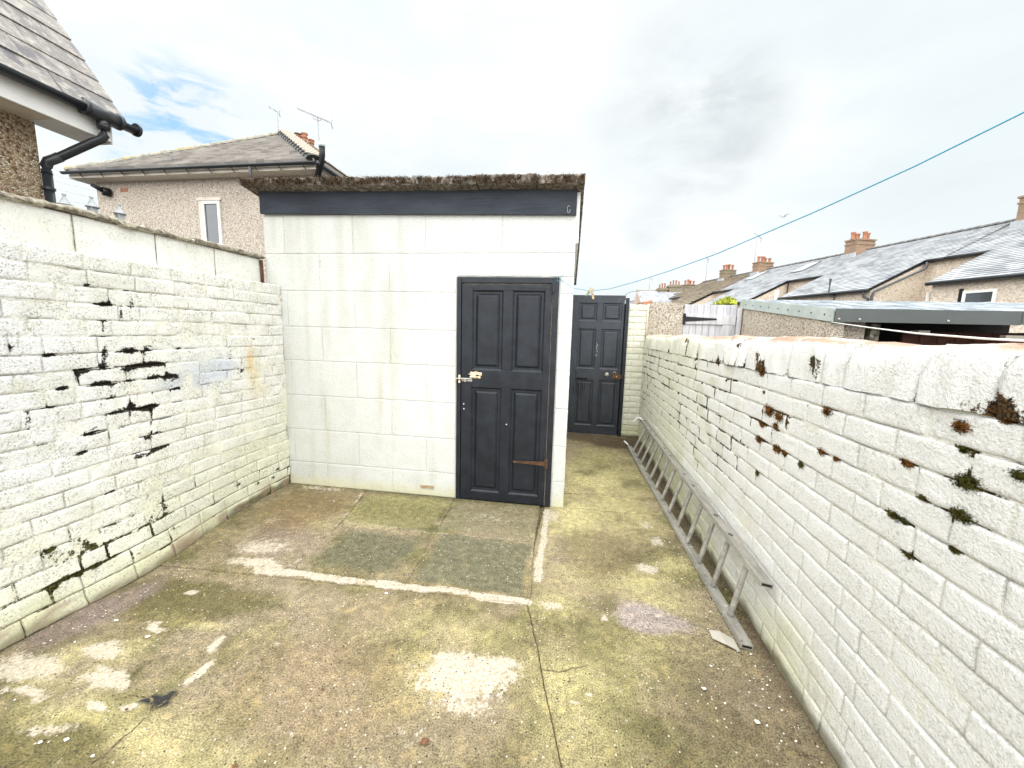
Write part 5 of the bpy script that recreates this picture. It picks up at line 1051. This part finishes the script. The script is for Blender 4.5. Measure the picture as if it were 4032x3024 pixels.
MB().tube([tp(6.15, 2.8, 3.0), tp(6.15, 2.8, 4.25)], .09, 8).build('white_flue', M['pvc_white'], hB, True); MB().tube([tp(6.15, 2.82, 3.5), tp(6.5, 3.0, 3.5)], .05, 8).build('bracket_lamp', M['iron'], hB)
MB().tube([tp(8.35, .1, 5.0), tp(8.35, .12, 4.0), tp(8.5, 1.5, 3.6)], .06, 8).build('downpipe', M['pvc_black'], hC, True)
for t, s in ((.42, .0), ):
    MB().obox(tp(t, -1.7, 6.12), D_*.02, (N_*1.7+Vector((0, 0, -.85))), Vector((0, 0, .02))).build('party_line', M['ridge_dark'], rB)
for t0, s0, h_, r_ in ((9.0, -2.1, hC, rC), (13.4, -2.2, hC, rC)):
    P = [tp(t0, s0+.75), tp(t0+.9, s0+.75), tp(t0+.9, s0-.65), tp(t0, s0-.65)]; up_ = Vector((0, 0, .07)); rw = part('roof_window', r_, P[0])
    MB().prism([p for p in P], up_).build('frame', M['pvc_grey'], rw); c_ = sum(P, Vector())/4; MB().prism([c_.lerp(p, .84)+up_*1.02 for p in P], Vector((0, 0, .012))).build('pane', plain('bright_roof_glass', (.55, .58, .60), .08, 0, .1, 2, 0, .9), rw)
MB().obox(*tbox(-.35, -.18, -.14, -.12, 2.75, 2.95)).build('vent', M['rust'], hA); MB().tube([tp(14.0, 2.9, 3.55), tp(14.0, 2.9, 4.25)], .07, 8).build('soil_pipe', M['iron'], hC, True)
aerial(tp(16.0, -3.6, 6.6), tp(16.0, -3.6, 9.7), tp(15.6, -3.0, 9.95), tp(16.3, -4.3, 9.75), 5, 'tv aerial on tall mast left of a red brick terrace chimney')
aerial(tp(22.0, -3.4, 6.6), tp(22.0, -3.4, 9.2), tp(21.9, -3.2, 9.1), tp(22.1, -3.6, 9.0), 3, 'tv aerial beside the grey rendered chimney on the brown roof')
# cross street house closing the view
xh = thing('house', 'grey slate roofed house end-on with pink gable, far end of the lane', 'house', (11, 47, 0))
gx0 = 7.54; YF = 44.0
MB().box(gx0, 17.5, YF+.2, YF+7, 0, 5.1).build('wall', M['peb_row'], xh); MB().prism([(gx0, YF, 5.0), (gx0, YF+3.6, 6.66), (gx0, YF+7.2, 5.0)], (.3, 0, 0)).build('gable', plain('pink_render', (.56, .42, .34), .9, 0, .1, 1), xh)
courses((gx0-.1, YF-.1, 4.98), (17.5, YF-.1, 4.98), (gx0-.1, YF+3.6, 6.70), (17.5, YF+3.6, 6.70), 14, M['roof_row'], xh, single='slates', step=.03); caps((gx0-.1, YF+3.6, 6.70), (17.5, YF+3.6, 6.70), 24, M['coping'], xh, .16, .10)
MB().add([(gx0, YF+3.6, 6.66), (17.5, YF+3.6, 6.66), (17.5, YF+7.2, 5.0), (gx0, YF+7.2, 5.0)], [(0, 1, 2, 3)]).build('back_slope', M['roof_row'], xh)
for x, w_, y, z1, n in ((10.30, .95, YF+3.6, 6.98, 3), (11.65, 1.35, YF+3.6, 7.32, 4)):
    c_ = part('chimney', xh, (x, y, 7)); MB().box(x-w_/2, x+w_/2, y-.5, y+.5, 6.0, z1).box(x-w_/2-.1, x+w_/2+.1, y-.6, y+.6, z1-.25, z1-.05).build('stack', M['chim_grey'], c_)
    for k in range(n): MB().lathe([(.10, 0), (.11, .05), (.085, .1), (.085, .36+.13*(k in (1, 2))), (.12, .42+.13*(k in (1, 2)))], (x+((k+.5)/n-.5)*w_*.9, y, z1), 10).build('chimney_pot', M['terracotta_old'], c_, True)
aerial((8.85, YF+3.6, 6.6), (8.9, YF+3.6, 8.0), (8.75, YF+3.6, 8.05), (9.15, YF+3.6, 8.0), 3, 'thin tv aerial on the far grey roof at lane end')
# overhead wires between the two left houses
for k, (za, zb) in enumerate(((9.7, 8.55), (9.35, 8.25), (8.95, 8.0), (8.55, 7.6), (8.1, 7.15))):
    p0, p1 = Vector((-36, 19, za+2.2)), Vector((-22.5, 19, zb)); tag(MB().tube([p0.lerp(p1, t)+Vector((0, 0, -.25*math.sin(math.pi*t))) for t in np.linspace(0, 1.25, 12)], .012, 5).build('overhead_wire', M['lead'], None, True), ('topmost', 'second from top', 'middle', 'second from bottom', 'lowest')[k]+' of five thin overhead wires between downpipe and hipped house', 'wire', 'overhead wires')
# gull
gl = Vector((18.76, 40, 12.58)); g_ = thing('gull', 'small gull flying above the terrace roofs, below the washing line', 'bird', gl)
MB().tube([gl+Vector((-.24, 0, -.03)), gl+Vector((-.12, 0, 0)), gl+Vector((.05, 0, .0)), gl+Vector((.16, 0, .02)), gl+Vector((.22, 0, .01))], [.015, .055, .065, .04, .012], 8).tube([gl+Vector((.05, 0, .03)), gl+Vector((.20, -.2, .17)), gl+Vector((.42, -.4, .10))], [.05, .04, .008], 6).tube([gl+Vector((-.02, .02, .03)), gl+Vector((-.05, .3, .20)), gl+Vector((-.22, .55, .15))], [.05, .04, .008], 6).build('body', M['gull'], g_, True)

# ------------------------------------------------------------------ litter on the floor
V = []; F = []
def flake(x, y, s, zz=.006):
    a0 = random.uniform(0, 6.28); i = len(V); n = random.choice((4, 5))
    for k in range(n): a = a0+6.28*k/n; r = s*random.uniform(.5, 1); V.append((x+r*math.cos(a)*1.3, y+r*math.sin(a), zz+random.uniform(0, .004)))
    F.append(tuple(range(i, i+n)))
for _ in range(330): y = random.uniform(1.0, 4.8); flake(.99-abs(random.gauss(0, .16)), y, random.uniform(.0015, .0055))
for _ in range(70): y = random.uniform(1.0, 2.0); flake(-2.46+abs(random.gauss(0, .14)), y, random.uniform(.0015, .006))
for _ in range(130): flake(random.uniform(-2.4, .9), random.uniform(1.0, 3.2), random.uniform(.001, .0032))
for x, y, s in ((-2.0, 1.44, .012), (-1.78, .985, .014), (-1.86, .96, .008), (-2.27, 1.5, .012), (.66, 1.62, .012), (-1.62, .955, .008), (-1.0, 1.95, .010), (.82, 1.5, .012), (-2.02, 3.0, .012), (.73, 1.75, .008)): flake(x, y, s)
tag(mesh_obj('paint_flakes', V, F, M['flake']), 'loose white paint flakes scattered over the yard floor along both walls', 'paint flakes', kind='stuff')
V = []; F = []
for _ in range(150): flake(random.uniform(-2.4, .95), random.uniform(.95, 5.2), random.uniform(.002, .007))
for _ in range(160): flake(1.0-abs(random.gauss(0, .07)), random.uniform(1.0, 5.4), random.uniform(.003, .009))
for _ in range(60): flake(random.uniform(.1, .9), random.uniform(5.2, 5.85), random.uniform(.004, .012))
for x, y, s in ((-1.17, .975, .016), (-1.10, 1.01, .012), (-.98, 1.33, .008), (-1.35, 1.42, .010), (-.47, 1.2, .02)): flake(x, y, s)
tag(mesh_obj('leaf_litter', V, F, M['leaf_dead']), 'dark crumbs and bits of dead leaf on the yard floor and under the ladder', 'leaf litter', kind='stuff')
# plastic scrap by the ladder foot
V = [(.80, 1.985, .012), (.84, 1.96, .03), (.90, 1.93, .020), (.905, 1.86, .01), (.85, 1.88, .022), (.80, 1.93, .008)]
sc = mesh_obj('plastic_scrap', V+[(v[0], v[1], v[2]-.002) for v in V], [(0, 1, 5), (1, 4, 5), (1, 2, 4), (2, 3, 4), (6, 11, 7), (7, 11, 10), (7, 10, 8), (8, 10, 9)], M['plastic']); tag(sc, 'torn scrap of clear plastic beside the near end of the ladder', 'plastic scrap')
def grass(c, n, h, lab, mat='grass'):
    V = []; F = []; c = Vector(c)
    for _ in range(n):
        b = c+Vector((random.gauss(0, .012), random.gauss(0, .03), 0)); d = Vector((random.gauss(0, .5), random.gauss(0, .5), random.uniform(.3, 1))).normalized()*h*random.uniform(.5, 1); s = Vector((random.gauss(0, 1), random.gauss(0, 1), 0)).normalized()*.0018
        i = len(V); V += [b-s, b+s, b+d*.6+s*.7, b+d*.6-s*.7, b+d+Vector((0, 0, -.3*h*random.random()))]; F += [(i, i+1, i+2, i+3), (i+3, i+2, i+4)]
    tag(mesh_obj('grass_tuft', V, F, M[mat]), lab, 'grass', 'weeds at the wall foot')
grass((1.0, 2.28, 0), 40, .07, 'dry grass tuft between wall foot and ladder near its last rung'); grass((.03, 3.36, 0), 14, .05, 'tiny grass tuft at the foot of the shed corner'); grass((1.005, 2.16, 0), 25, .05, 'greenish tuft at wall foot just in front of the last ladder rung', 'moss_green')
